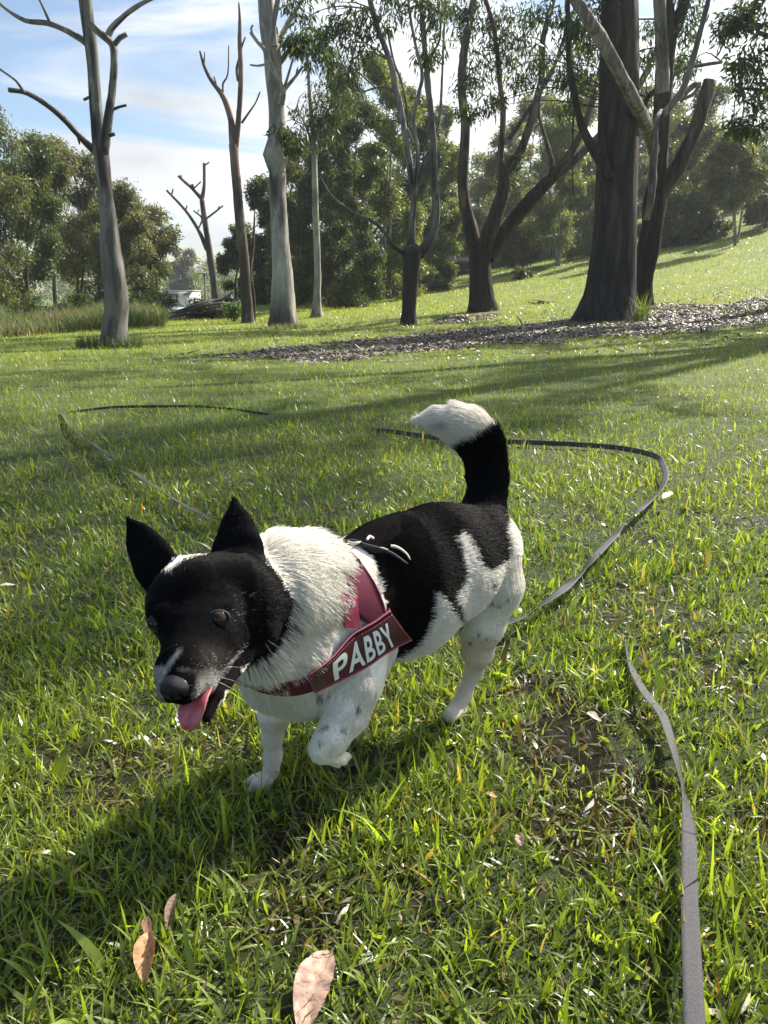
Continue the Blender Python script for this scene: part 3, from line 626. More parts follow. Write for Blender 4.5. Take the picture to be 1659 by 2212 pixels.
def ring_frame(a, b, c, centre):
    n = np.cross(b-a, c-a); n /= np.linalg.norm(n); o = centre - ((centre-a)@n)*n
    e1 = (a-o)/np.linalg.norm(a-o); return dict(o=o, n=n, e1=e1, e2=np.cross(n, e1))
def ring_pt(q, th, w, off):
    """Walk outwards in the ring's plane (shifted by w along its normal) to `off` above the coat's skin."""
    th = np.asarray(th, float); w = np.broadcast_to(w, th.shape); o = q['o'] + w[..., None]*q['n']; d = np.cos(th)[..., None]*q['e1'] + np.sin(th)[..., None]*q['e2']
    s = np.linspace(.02, .26, 170); lo = np.full(th.shape, .04); found = np.zeros(th.shape, bool)
    D = sdf_t(o[..., None, :] + s[:, None]*d[..., None, :])
    inside = D < off; first_out = np.argmax(~inside, axis=-1); return o + s[np.maximum(first_out, 1)][..., None]*d
def sdf_t(p):
    """Trunk and neck only: what the straps lie on."""
    D = np.full(p.shape[:-1], 1e3)
    for o in PR:
        if o.g in (BODY, CHEST) or (o.g == NECK):
            d = cone_d(p, o); h = np.maximum(o.k-np.abs(D-d), 0)/o.k; D = np.minimum(D, d)-h*h*o.k*.25
    return D
def surf(px, py):
    """Point on the trunk's surface behind a place in the photograph."""
    r = ray(px, py); t = np.linspace(.9, 1.7, 900); D = sdf_t(CAM+t[:, None]*r); return CAM + t[np.argmax(D < 0)]*r
QC = ring_frame(surf(615, 1478), surf(720, 1428), surf(848, 1342), P(735, 1325, 1.30))
QS = ring_frame(surf(752, 1212), surf(788, 1290), surf(812, 1395), P(800, 1290, 1.36))
def ang(q, p): v = p-q['o']; return math.atan2(v@q['e2'], v@q['e1'])
HBANDS = [(QC, .026), (QS, .020)]
QC['f'] = lambda p: (proj(p)[0] > 585) & (proj(p)[0] < 862)
QS['f'] = lambda p: proj(p)[1] > 1190
def band(q, th0, th1, w0, w1, off, thick, nth, nw, closed=False, shear=0):
    th = np.linspace(th0, th1, nth, endpoint=not closed); u = np.linspace(0, 1, nw)
    W0_, W1_ = (np.interp(np.linspace(0, 1, nth), np.linspace(0, 1, len(w)), w) if np.ndim(w) else np.full(nth, w) for w in (w0, w1))
    TH = th[:, None]*np.ones(nw)[None]; WW = W0_[:, None]*(1-u)+W1_[:, None]*u
    TH = TH + shear*WW
    top = ring_pt(q, TH, WW, off)
    for _ in range(3):   # webbing spans small hollows: smooth along its length
        if closed: top = (np.roll(top, 1, 0)+2*top+np.roll(top, -1, 0))/4
        else: top[1:-1] = (top[:-2]+2*top[1:-1]+top[2:])/4
    cen = q['o'] + WW[..., None]*q['n']; dr = top-cen; dr /= np.linalg.norm(dr, axis=-1)[..., None]
    bot = top - dr*thick; V = np.concatenate([top.reshape(-1, 3), bot.reshape(-1, 3)]); n0 = nth*nw
    i, j = np.meshgrid(np.arange(nth if closed else nth-1), np.arange(nw-1), indexing='ij'); i2 = (i+1) % nth
    Ft = np.stack([i*nw+j, i*nw+j+1, i2*nw+j+1, i2*nw+j], -1).reshape(-1, 4); Fb = Ft[:, ::-1]+n0
    i = np.arange(nth if closed else nth-1); i2 = (i+1) % nth; S = []
    for j in (0, nw-1): S.append(np.stack([i*nw+j, i2*nw+j, i2*nw+j+n0, i*nw+j+n0], -1))
    if not closed:
        j = np.arange(nw-1)
        for i in (0, nth-1): S.append(np.stack([i*nw+j, i*nw+j+1, i*nw+j+1+n0, i*nw+j+n0], -1))
    return V, np.vstack([Ft, Fb]+S), top
def build_harness(root):
    sgn = 1 if proj(QC['o']+QC['n']*.05)[1] < proj(QC['o'])[1] else -1       # +w points up in the photograph
    QC['n'] *= sgn; QC['e2'] = np.cross(QC['n'], QC['e1'])
    s2 = 1 if proj(QS['o']+QS['n']*.05)[0] > proj(QS['o'])[0] else -1        # +w points to the tail
    QS['n'] *= s2; QS['e2'] = np.cross(QS['n'], QS['e1'])
    a0 = ang(QC, surf(560, 1498)); a1 = ang(QC, surf(694, 1440)); a2 = ang(QC, surf(849, 1342))
    def unw(a, ref): return ref + (a-ref+math.pi) % (2*math.pi) - math.pi
    a1 = unw(a1, a0); a2 = unw(a2, a1)
    V, F, _ = band(QC, a2+.02, a0-(a2-a0)*.9, [-.0235, -.022, -.019, -.018], [.021, .018, .014, .014], .0080, .003, 90, 6)
    har = mesh('chest_strap', V, F, M['strap'], root)
    V, F, top = band(QC, a1-.02, a2+.03, -.0245, .0225, .0100, .0030, 40, 10, shear=-2.6*(1 if a2 > a1 else -1))
    pl = mesh('name_strip', V, F, M['leather'], root)
    mb = MB(); seg = top
    for e in (top[:, 0], top[:, -1]): mb.tube(e, np.full(len(e), .0011), 6, (1, 1, 1), sub=.004)  # pink tubes stand in for light caught along the strip's edges
    mb.build('edge_line', M['pink'], pl if False else root)
    for jj, e in ((1, top[:, 1]*.75+top[:, 0]*.25), (8, top[:, -2]*.75+top[:, -1]*.25)):
        st = MB(); e, _r = resample(e, np.ones(len(e)), .0011); out = (e.mean(0)-QC['o']); out /= np.linalg.norm(out)
        for k in range(0, len(e)-3, 4): st.tube(e[k:k+3]+out*.0006, np.full(3, .00045), 4, (1, 1, 1), sub=.002)
        st.build('stitching', M['pink'], root)
    # lettering wrapped on to the strip
    cu = bpy.data.curves.new('txt', 'FONT'); cu.body = 'PABBY'; cu.offset = .022; cu.resolution_u = 4; cu.space_character = 1.12
    to = bpy.data.objects.new('txt', cu); sc.collection.objects.link(to); dg = bpy.context.evaluated_depsgraph_get(); me = to.evaluated_get(dg).to_mesh()
    bm = bmesh.new(); bm.from_mesh(me); bmesh.ops.triangulate(bm, faces=bm.faces)
    bmesh.ops.subdivide_edges(bm, edges=[e for e in bm.edges if e.calc_length() > .12], cuts=2)
    bmesh.ops.triangulate(bm, faces=bm.faces)
    tv = np.array([v.co[:2] for v in bm.verts]); tf = np.array([[v.index for v in f.verts] for f in bm.faces]); bm.free(); to.evaluated_get(dg).to_mesh_clear(); bpy.data.objects.remove(to); bpy.data.curves.remove(cu)
    tv -= tv.min(0); tv /= tv.max(0)
    L0, L1 = surf(726, 1428), surf(836, 1356); b0, b1 = unw(ang(QC, L0), a1), unw(ang(QC, L1), a1)
    th = b0 + (b1-b0)*tv[:, 0]; up = -.0178 + .0330*tv[:, 1]
    # sample the strip's own top surface
    ths = np.linspace(a1-.02, a2+.03, 40); k = (th-ths[0])/(ths[1]-ths[0]); k0 = np.clip(np.floor(k).astype(int), 0, 38); fk = k-k0
    w = (up+.0245)/(.047)*9; w0 = np.clip(np.floor(w).astype(int), 0, 8); fw = w-w0
    Pt = (top[k0, w0]*(1-fk)[:, None]+top[k0+1, w0]*fk[:, None])*(1-fw)[:, None] + (top[k0, w0+1]*(1-fk)[:, None]+top[k0+1, w0+1]*fk[:, None])*fw[:, None]
    out = Pt-QC['o']; out -= (out@QC['n'])[:, None]*QC['n']; out /= np.linalg.norm(out, axis=1)[:, None]
    mesh('lettering', Pt+out*.0008, tf, M['letters'], root, smooth=False)
    # saddle panel and girth
    c1 = unw(ang(QS, surf(742, 1192)), 0); c2 = unw(ang(QS, surf(788, 1290)), c1); c3 = unw(ang(QS, surf(803, 1345)), c2); d = 1 if c2 > c1 else -1
    V, F, tp = band(QS, c1-d*.15, c3+d*.05, [-.014, -.026, -.036, -.040, -.030, -.004], [.014, .016, .019, .022, .022, .020], .0075, .003, 44, 7)
    mesh('saddle', V, F, M['strap'], root)
    mb = MB(); e = tp[:, -1]; mb.tube(e, np.full(len(e), .0010), 6, (1, 1, 1), sub=.004); mb.build('edge_line', M['pink'], root)
    V, F, _ = band(QS, c3, c1-d*.15+d*2*math.pi, -.014, .016, .004, .003, 60, 5)
    mesh('girth_strap', V, F, M['black_strap'], root)
    # label with its two white numerals, half under the ruff
    lp = [(734, 1284), (764, 1294), (771, 1355), (742, 1357)]; S = []
    for v in np.linspace(0, 1, 6):
        for u in np.linspace(0, 1, 6):
            x = (lp[0][0]*(1-u)+lp[1][0]*u)*(1-v)+(lp[3][0]*(1-u)+lp[2][0]*u)*v; y = (lp[0][1]*(1-u)+lp[1][1]*u)*(1-v)+(lp[3][1]*(1-u)+lp[2][1]*u)*v
            s = surf(x, y); r = s-QS['o']; r /= np.linalg.norm(r); S.append(s+r*.013)
    S = np.array(S); i, j = np.meshgrid(np.arange(5), np.arange(5), indexing='ij'); F = np.stack([i*6+j, i*6+j+1, (i+1)*6+j+1, (i+1)*6+j], -1).reshape(-1, 4)
    n_ = np.cross(S[5]-S[0], S[30]-S[0]); n_ /= np.linalg.norm(n_); n_ = n_ if n_@FW < 0 else -n_
    lab = mesh('label', np.vstack([S, S-n_*.004]), np.vstack([F, F[:, ::-1]+36]), M['label'], root)
    mb = MB()
    for (cx, cy) in ((748, 1306), (756, 1309)):
        for dy in (-3.3, 2.5):
            th = np.linspace(0, 2*np.pi, 13); rr = 2.6
            pp = np.array([surf(cx, cy)]); base = pp[0] + (pp[0]-QS['o'])/np.linalg.norm(pp[0]-QS['o'])*.0135 + n_*.0012
            t_ = (base-CAM)@FW/FPX; mb.tube(base + (np.cos(th)*rr*t_)[:, None]*RT - (dy*t_ + np.sin(th)*rr*1.1*t_)[:, None]*UP, np.full(13, .0007), 5, (.8, .8, .8), cap=False, sub=.0008)
    mb.build('numerals', M['plainc'], root)
    # handle and bright piping on the back pad
    mb = MB()
    def on(pts, lift=.012):
        o_ = []
        for x, y in pts:
            s = surf(x, y); o_.append(s + np.array([0, 0, lift]) - FW*.006)
        return np.array(o_)
    mb.tube(on([(752, 1176), (766, 1180), (780, 1177)], .005), [.002, .003, .002], 7, (.5, .45, .42), sub=.004)
    mb.tube(on([(793, 1176), (799, 1169), (807, 1173)], .008), [.002, .0030, .002], 7, (.8, .78, .74), sub=.003)
    mb.tube(on([(844, 1184), (852, 1185), (866, 1191), (880, 1203), (886, 1214)], .004), [.0024, .0028, .0020, .0014, .0008], 7, (.75, .70, .58), sub=.004)
    mb.tube(on([(822, 1187), (830, 1190), (838, 1192)], .004), [.001, .0016, .001], 6, (.8, .78, .7), sub=.003)
    mb.build('handle', M['plainc'], root)
    mb = MB(); mb.tube(on([(738, 1176), (760, 1172), (790, 1182), (840, 1196), (880, 1222)], .003), [.003, .004, .004, .003, .002], 8, (.004, .004, .0045), sub=.006); mb.build('back_pad', M['plainc'], root)
    # buckle
    mb = MB(); s = on([(771, 1226)], .0)[0]; s = s + (s-QS['o'])/np.linalg.norm(s-QS['o'])*.006; th = np.linspace(0, 2*np.pi, 15)
    mb.tube(s + .006*np.cos(th)[:, None]*(RT*.5-FW*.2) + .010*np.sin(th)[:, None]*UP, np.full(15, .0018), 6, (.02, .01, .012), cap=False, sub=.002); mb.build('buckle', M['plainc'], root)
dog, dog_bvh, dog_hit, sphere = build_dog()
build_harness(dog)
# ------------------------------------------------------------------ trees
def at(px, py, y):
    """World point seen at (px, py) on the upright plane y metres ahead."""
    r = ray(px, py); t = y/r[..., 1]; return CAM + r*np.asarray(t)[..., None]
PALE, GREY, DARK, BROWN, PINK = np.array([.34, .315, .27]), np.array([.15, .14, .125]), np.array([.032, .027, .024]), np.array([.07, .052, .040]), np.array([.22, .14, .105])
def barkf(low, high, h0, h1, patch=None, amt=.5, sc_=1.0):
    """Colour of bark: low below h0, high above h1, with long streaky patches of `patch`."""
    def f(V, s, th):
        k = np.clip((V[:, 2]-h0)/(h1-h0+1e-6) + .9*(vnoise(th*1.3, V[:, 2]*.9, 1, 5)-.5), 0, 1)[:, None]
        c = low*(1-k)+high*k
        if patch is not None:
            m = (fbm(th*1.1*sc_, V[:, 2]*.8*sc_, 1.6, 9) > 1-amt)[:, None]; c = np.where(m, patch, c)
        return c*(.85+.3*vnoise(th*3, V[:, 2]*5, 1, 3))[:, None]
    return f
def leaf_mesh(c, n_per, spread, L, Wd, droop, tone, parent, vary=.35, flat=.8, name='crown', mat=None):
    """c (k,3) leaf-cluster centres -> one mesh of narrow leaves."""
    k = len(c); n = k*n_per; ci = np.repeat(np.arange(k), n_per)
    v = rng.normal(0, 1, (n, 3)); v /= np.linalg.norm(v, axis=1)[:, None]; v *= (rng.uniform(0, 1, n)**.5)[:, None]*np.array([1, 1, flat])
    p = c[ci] + v*spread*rng.uniform(.6, 1.3, (k, 1))[ci]
    d = rng.normal(0, .6, (n, 3)) + np.array([0, 0, -droop]) + v*.4; d /= np.linalg.norm(d, axis=1)[:, None]
    w = np.cross(d, rng.normal(0, 1, (n, 3))); w /= np.linalg.norm(w, axis=1)[:, None]
    ll = (L*rng.uniform(.6, 1.3, n))[:, None]; ww = (Wd*rng.uniform(.7, 1.3, n))[:, None]*.5
    q = np.stack([p, p+d*ll*.42+w*ww, p+d*ll, p+d*ll*.42-w*ww], 1).reshape(-1, 3); F = np.arange(n*4).reshape(-1, 4)
    t = np.array(tone)[None]*(1-vary+2*vary*rng.uniform(0, 1, (k, 1)))[ci]*rng.uniform(.75, 1.25, (n, 1))
    ye = (rng.uniform(0, 1, k) < .22)[ci]; t = np.where(ye[:, None], t*np.array([1.55, 1.35, .8]), t)
    return mesh(name, q, F, mat or M['leaf'], parent, smooth=False, col=np.repeat(t, 4, 0))
def clusters(blobs, per):
    """blobs [(centre, radius)] -> cluster centres, denser towards the shell, with gaps"""
    o = []
    for c, r in blobs:
        k = max(3, int(per)); v = rng.normal(0, 1, (k, 3)); v /= np.linalg.norm(v, axis=1)[:, None]
        o.append(np.asarray(c) + v*(rng.uniform(.12, 1, (k, 1))**.5)*r*np.array([1, 1, .85]))
    return np.vstack(o)
def tree(name, label, base, y, limbs, mat, colf, cat='tree', group=None, blobs=(), per=14, npl=26, spread=.35, L=.16, Wd=.03, droop=1.1, tone=(.05, .075, .028), rough=.13, flare=.5, nsec=14, twigs=True, lcol={}):
    """limbs: list of [(px, py, width_px[, dy])...]; the first starts at the base and is the trunk."""
    B = np.array([*at(base[0], base[1], y)[:2], 0]); B[2] = float(Z(B[0], B[1]))
    ppm = FPX/((B-CAM)@FW); root = empty(name, B, label, cat, group); mb = MB(); ends = []
    for li, l in enumerate(limbs):
        pts = []; rad = []
        for q in l:
            dy = q[3] if len(q) > 3 else 0
            pts.append(at(q[0], q[1], y+dy)); rad.append(max(.004, q[2]/ppm/2))
        pts = np.array(pts)
        if li == 0: pts[0] = B - np.array([0, 0, .12])
        mb.tube(pts, rad, nsec if li == 0 else max(7, nsec-4), lcol.get(li, colf), rough=rough, seed=li*3+int(base[0]), flare=flare if li == 0 else 0, sub=max(.06, max(rad)*.8))
        ends.append(pts)
    cc = None
    if len(blobs):
        bl = [(at(b[0], b[1], y+(b[3] if len(b) > 3 else 0)), b[2]/ppm) for b in blobs]; cc = clusters(bl, per)
        if twigs:
            allp = np.vstack([resample(e, np.ones(len(e)), .4)[0] for e in ends])
            for (c, r) in bl:
                for k in range(3 if r > .8 else 2):
                    tgt = np.asarray(c) + rng.normal(0, .5, 3)*r; a = allp[np.argmin(np.linalg.norm(allp-tgt, axis=1)+rng.uniform(0, r, len(allp)))]
                    mid = (a+tgt)/2 + np.array([0, 0, .12*np.linalg.norm(tgt-a)]) + rng.normal(0, .06, 3)*np.linalg.norm(tgt-a)
                    if np.linalg.norm(tgt-a) < 6: mb.tube(np.array([a, mid, tgt]), np.array([.03, .02, .006])*max(.6, r*.7), 5, colf, sub=.2)
    tr = mb.build('trunk', mat, root)
    if cc is not None: leaf_mesh(cc, npl, spread, L, Wd, droop, tone, root)
    return root, B
# dead and standing trees of the left half
tree('dead_tree', 'tall bare dead gum tree nearest the camera, cut limbs and a grassy base', (240, 748), 11.6,
     [[(240, 752, 54), (247, 700, 50), (251, 650, 52), (246, 600, 47), (238, 540, 40), (234, 480, 33), (226, 400, 29), (217, 330, 31), (210, 260, 24), (203, 180, 22), (197, 100, 25), (190, 50, 24), (184, 0, 24), (178, -60, 23), (168, -150, 20), (165, -230, 15)],
      [(212, 332, 18), (196, 318, 15), (170, 292, 12), (125, 245, 12, -.2), (80, 212, 10, -.3), (48, 198, 9, -.4), (18, 194, 9, -.5)], [(52, 200, 6, -.4), (35, 175, 4, -.5), (-5, 146, 4, -.6)], [(168, 292, 7), (172, 312, 3)],
      [(224, 330, 22), (233, 262, 17, -.1), (242, 190, 14, -.15), (247, 130, 13, -.2), (244, 98, 14, -.2), (228, 82, 13, -.2), (205, 62, 14, -.2), (194, 52, 12, -.2)],
      [(246, 98, 10, -.2), (258, 82, 10, -.2), (274, 73, 10, -.2)], [(240, 238, 6, -.1), (258, 231, 5, -.1), (273, 227, 5, -.1)], [(200, 208, 6), (190, 211, 6), (181, 216, 6)], [(236, 292, 9, -.2), (248, 289, 7, -.2)],
      [(186, 92, 14), (165, 78, 12), (135, 62, 10), (100, 50, 10), (55, 44, 8), (20, 24, 7), (-12, -4, 6)], [(107, 48, 6), (95, 20, 5), (82, -8, 4), (60, -60, 3)],
      [(230, 84, 14), (240, 62, 12), (262, 40, 10), (292, 16, 9), (325, -2, 7), (350, -10, 4)]],
     M['pale_bark'], barkf(GREY*.95, PALE*.8, 1.2, 5.4, DARK*1.5, .40), group='bare dead gum trees', rough=.11)
tree('dead_tree', 'small distant bare dead tree forking above the brush pile', (466, 652), 33,
     [[(466, 662, 17), (462, 610, 15), (455, 560, 15), (446, 500, 12), (440, 460, 11), (436, 428, 10)], [(436, 430, 10), (441, 400, 7), (441, 352, 6)], [(441, 358, 3), (452, 350, 3)], [(447, 540, 10), (430, 500, 8), (412, 470, 7), (395, 448, 6), (360, 411, 5)],
      [(370, 424, 3), (374, 408, 3)], [(402, 452, 3), (404, 444, 3)], [(436, 430, 9), (416, 408, 7), (398, 392, 6), (385, 380, 5)], [(418, 408, 6), (415, 398, 6)], [(393, 386, 3), (390, 378, 3)], [(420, 406, 3), (434, 392, 3)],
      [(443, 474, 4), (462, 460, 4), (482, 444, 3)], [(470, 454, 3), (474, 444, 2)], [(428, 496, 3), (436, 472, 4), (418, 455, 3)], [(426, 462, 2), (430, 452, 2)]],
     M['pale_bark'], barkf(GREY*.9, PINK*.9, 1.5, 6, None), group='bare dead gum trees', rough=.05, flare=.3, nsec=10)
tree('dead_tree', 'bare dead gum tree with a twin fork and a thin second stem at its foot', (535, 697), 19.7,
     [[(535, 700, 27), (533, 650, 24), (529, 590, 21), (524, 530, 21), (517, 460, 20), (511, 400, 19), (507, 350, 18), (504, 312, 19)],
      [(504, 315, 17), (499, 260, 13), (488, 222, 12), (475, 198, 10), (455, 172, 8), (440, 140, 6), (432, 110, 4)], [(441, 140, 3), (442, 112, 2)], [(482, 205, 4), (482, 180, 4), (492, 160, 3), (494, 98, 2)], [(470, 190, 3), (462, 165, 3)], [(458, 174, 3), (452, 158, 2)],
      [(508, 318, 14), (514, 270, 11), (519, 200, 10), (520, 150, 10), (518, 90, 9), (518, 40, 6), (516, 5, 3)], [(522, 266, 5), (540, 240, 4), (552, 222, 3), (562, 198, 3)], [(518, 120, 4), (511, 150, 5), (514, 175, 5)], [(522, 102, 4), (530, 80, 3)],
      [(548, 698, 10, .3), (547, 640, 9, .3), (540, 590, 9, .2), (546, 540, 7, .3), (549, 490, 5, .3), (550, 450, 2, .3)]],
     M['pale_bark'], barkf(BROWN*.85, PINK*.85+.03, 1.5, 5, GREY, .35), group='bare dead gum trees', rough=.07, flare=.35)
LF = dict(L=.17, Wd=.034, tone=(.045, .068, .03))
tree('gum_tree', 'thick pale gum tree with peeling bark and a brown scarred base, no crown in view', (615, 705), 17.5,
     [[(615, 708, 52), (613, 680, 46), (612, 640, 45), (610, 590, 41), (606, 540, 38), (603, 480, 36), (600, 420, 35), (598, 370, 35), (589, 335, 42), (597, 300, 31), (597, 240, 31), (592, 180, 33), (588, 120, 34), (580, 60, 34), (574, 0, 32), (566, -80, 28), (560, -180, 22), (556, -300, 14)],
      [(607, 225, 14, -.2), (612, 195, 9, -.3), (590, 150, 9, -.35), (574, 112, 8, -.35), (556, 90, 7, -.35), (541, 70, 6, -.35)], [(548, 80, 4, -.35), (542, 62, 4, -.35), (546, 54, 4, -.35)], [(577, 138, 5), (558, 142, 4), (540, 140, 3)],
      [(604, 210, 12), (618, 190, 8, .2), (636, 168, 6, .2), (655, 143, 5, .2)], [(612, 195, 6), (622, 165, 5), (632, 130, 4), (638, 112, 3)], [(598, 145, 12), (612, 125, 10, .1), (625, 108, 9, .1), (660, 60, 6, .1)],
      [(598, 110, 12), (612, 70, 10, .2), (640, 20, 9, .2), (664, -20, 8, .2), (690, -80, 6, .2)], [(594, 100, 12, -.3), (590, 55, 12, -.3), (600, 0, 10, -.3), (606, -60, 8, -.3)]],
     M['pale_bark'], barkf(BROWN, PALE*1.05, .1, .9, GREY*.75, .36), group='large gum trees', rough=.09, flare=.5,
     blobs=[(652, 95, 22), (680, 82, 26), (630, 88, 14), (606, 285, 16), (638, 310, 20), (560, -260, 90), (640, -180, 90), (500, -330, 90), (600, -420, 100)], per=12, npl=24, spread=.22, **LF)
tree('gum_tree', 'slim straight pale gum tree behind the thick pale trunk', (682, 686), 20.6,
     [[(682, 690, 24), (684, 660, 17), (686, 600, 15), (685, 540, 14), (682, 470, 14), (680, 400, 13), (679, 330, 11), (674, 260, 9), (668, 200, 7), (665, 120, 5)], [(679, 330, 6), (660, 270, 4), (640, 235, 3)], [(679, 310, 6), (700, 250, 5), (735, 215, 3)]],
     M['pale_bark'], barkf(GREY, PALE, 0, .8, None), group='large gum trees', rough=.08, flare=.7,
     blobs=[(690, 215, 40), (735, 240, 36), (660, 255, 34), (700, 290, 32), (745, 175, 30), (640, 300, 26), (716, 120, 30)], per=14, npl=24, spread=.3, **LF)
tree('gum_tree', 'dark knotted gum with many thin twisting pale stems rising from one stump', (885, 700), 16.4,
     [[(885, 703, 34), (884, 670, 30), (886, 620, 32), (889, 580, 36), (890, 550, 44), (886, 530, 30)],
      [(886, 545, 24), (889, 500, 16), (892, 460, 13), (894, 430, 13), (890, 380, 12), (876, 300, 13), (866, 240, 13), (855, 190, 12), (842, 130, 12), (820, 70, 11), (804, 20, 11), (792, -40, 9), (780, -120, 7)],
      [(905, 548, 26, .1), (925, 528, 22, .15), (938, 490, 18, .15), (942, 440, 16, .1), (938, 390, 15, .1), (937, 330, 14, .1), (934, 270, 13, .1), (926, 200, 13, .1), (920, 130, 12, .1), (914, 60, 11, .1), (910, 0, 10, .1), (905, -90, 7, .1)],
      [(893, 440, 9), (899, 380, 8, -.2), (902, 320, 8, -.2), (893, 260, 8, -.2), (905, 200, 8, -.2), (912, 160, 7, -.2), (896, 90, 6, -.2), (884, 20, 5, -.2), (880, -30, 4)],
      [(896, 420, 8, .2), (912, 360, 8, .2), (932, 320, 7, .2), (950, 250, 6, .2), (956, 140, 5, .2), (960, 50, 4, .2)], [(888, 400, 7, .2), (878, 330, 6, .2), (880, 250, 6, .2), (868, 180, 5, .2), (850, 130, 5, .2), (836, 60, 4, .2)],
      [(860, 205, 6, .1), (838, 190, 5), (812, 190, 4), (780, 200, 3)], [(892, 310, 6), (880, 280, 5), (858, 262, 4), (838, 262, 4), (800, 258, 2)],
      [(880, 550, 14, -.1), (862, 540, 9, -.2), (845, 528, 9, -.3), (832, 505, 7, -.4), (810, 482, 6, -.5), (760, 455, 5, -.6), (718, 425, 4, -.7), (690, 380, 3, -.8)], [(910, 90, 6, .1), (925, 60, 5, .1), (940, 25, 4, .1)], [(918, 140, 6, .1), (948, 90, 5), (952, 40, 4)]],
     M['pale_bark'], barkf(DARK*.9, GREY*1.5, 1.6, 3.2, DARK*2, .36), group='large gum trees', rough=.17, flare=.6,
     blobs=[(700, 20, 50), (760, 30, 50), (730, 90, 45), (770, 115, 40), (690, 120, 35), (800, 60, 40), (850, 20, 40), (900, 30, 40), (640, 15, 34), (960, 30, 45), (930, 120, 25), (745, 175, 30), (850, -80, 90), (760, -120, 90), (940, -130, 90), (700, -230, 100), (860, -260, 110)], per=11, npl=22, spread=.24, **LF)
tree('gum_tree', 'stout dark gum forking low into three long leaning limbs', (1040, 670), 19.6,
     [[(1040, 674, 58), (1039, 650, 48), (1038, 610, 44), (1036, 570, 46), (1036, 545, 48), (1030, 530, 36)],
      [(1030, 545, 32), (1018, 500, 30), (1006, 450, 26), (1000, 400, 22), (1001, 350, 21), (1005, 290, 21), (1004, 240, 20), (998, 200, 17), (998, 150, 18), (1006, 90, 16), (1016, 40, 15), (1026, -20, 13), (1040, -120, 10)],
      [(1045, 545, 34, -.1), (1062, 490, 32, -.2), (1082, 430, 30, -.2), (1090, 385, 24, -.2), (1080, 350, 16, -.2), (1084, 300, 12, -.2), (1087, 240, 11, -.2), (1080, 180, 10, -.2), (1074, 110, 10, -.2), (1064, 50, 9, -.2), (1046, -10, 8, -.2)],
      [(1094, 372, 20, -.1), (1118, 340, 18), (1138, 290, 17), (1156, 230, 15), (1170, 160, 13), (1172, 90, 12), (1184, 40, 11), (1198, -10, 10), (1220, -100, 8)],
      [(1052, 555, 36, .1), (1090, 500, 32, .2), (1140, 440, 30, .3), (1190, 385, 26, .4), (1225, 355, 24, .5), (1262, 325, 20, .7), (1310, 280, 18, .9), (1360, 215, 16, 1), (1400, 150, 14, 1.1), (1440, 60, 11, 1.2)],
      [(1196, 378, 20, .3), (1225, 340, 17, .2), (1255, 290, 15, .1), (1276, 230, 13, 0), (1290, 180, 12, 0), (1310, 90, 10, 0)],
      [(1188, 390, 12, .3), (1192, 350, 10), (1178, 300, 8), (1164, 240, 6), (1175, 180, 5), (1210, 120, 5), (1250, 50, 4)], [(1100, 300, 9, .2), (1140, 240, 8), (1190, 160, 7), (1215, 90, 6), (1240, 20, 5)]],
     M['bark'], barkf(DARK*1.2, GREY*1.1, 2.8, 5.4, PINK*.6, .36), group='large gum trees', rough=.10, flare=.6, lcol={2: barkf(DARK*1.2, PINK*.8, 2.6, 4, DARK*2, .4), 4: barkf(DARK, GREY, 3, 5.5, DARK*2, .3)},
     blobs=[(1010, 60, 36), (1045, 100, 46), (1075, 70, 44), (1030, 150, 34), (1090, 130, 34), (1010, 180, 26), (1110, 40, 40), (990, 20, 34), (1060, 10, 46), (1130, 110, 34), (1160, 40, 36), (1240, 40, 44), (1250, 110, 36), (1205, 160, 28), (1110, 340, 14), (1095, 390, 12),
            (960, -80, 90), (1060, -120, 100), (1180, -140, 100), (1280, -100, 90), (1000, -280, 110), (1160, -300, 120)], per=11, npl=24, spread=.28, **LF)
tree('ironbark_tree', 'huge dark rough-barked trunk with a wide flared foot, the thickest in view', (1312, 690), 15.0,
     [[(1306, 694, 134), (1312, 672, 116), (1317, 640, 104), (1321, 600, 98), (1326, 540, 92), (1329, 480, 88), (1332, 400, 84), (1334, 320, 82), (1336, 240, 79), (1338, 160, 76), (1338, 80, 73), (1338, 0, 70), (1338, -100, 62), (1340, -220, 50), (1340, -340, 34)],
      [(1312, 385, 26, -.3), (1300, 350, 24, -.35), (1280, 318, 20, -.35), (1262, 285, 16, -.3), (1248, 240, 14, -.3), (1238, 190, 13, -.3), (1230, 140, 12, -.2), (1228, 70, 10, -.2), (1226, 0, 8, -.2), (1222, -80, 6, -.2)], [(1240, 230, 4), (1236, 330, 3), (1238, 420, 2)]],
     M['bark'], barkf(DARK*1.2, BROWN*.9, 0, 6, DARK*2.2, .3, 1.4), group='large gum trees', rough=.05, flare=.32, nsec=34,
     blobs=[(1215, 60, 36, -.5), (1280, 90, 40, 1), (1270, 30, 44), (1240, 160, 24), (1330, -260, 120), (1240, -240, 110), (1430, -260, 110), (1330, -420, 130)], per=11, npl=22, spread=.26, **LF)
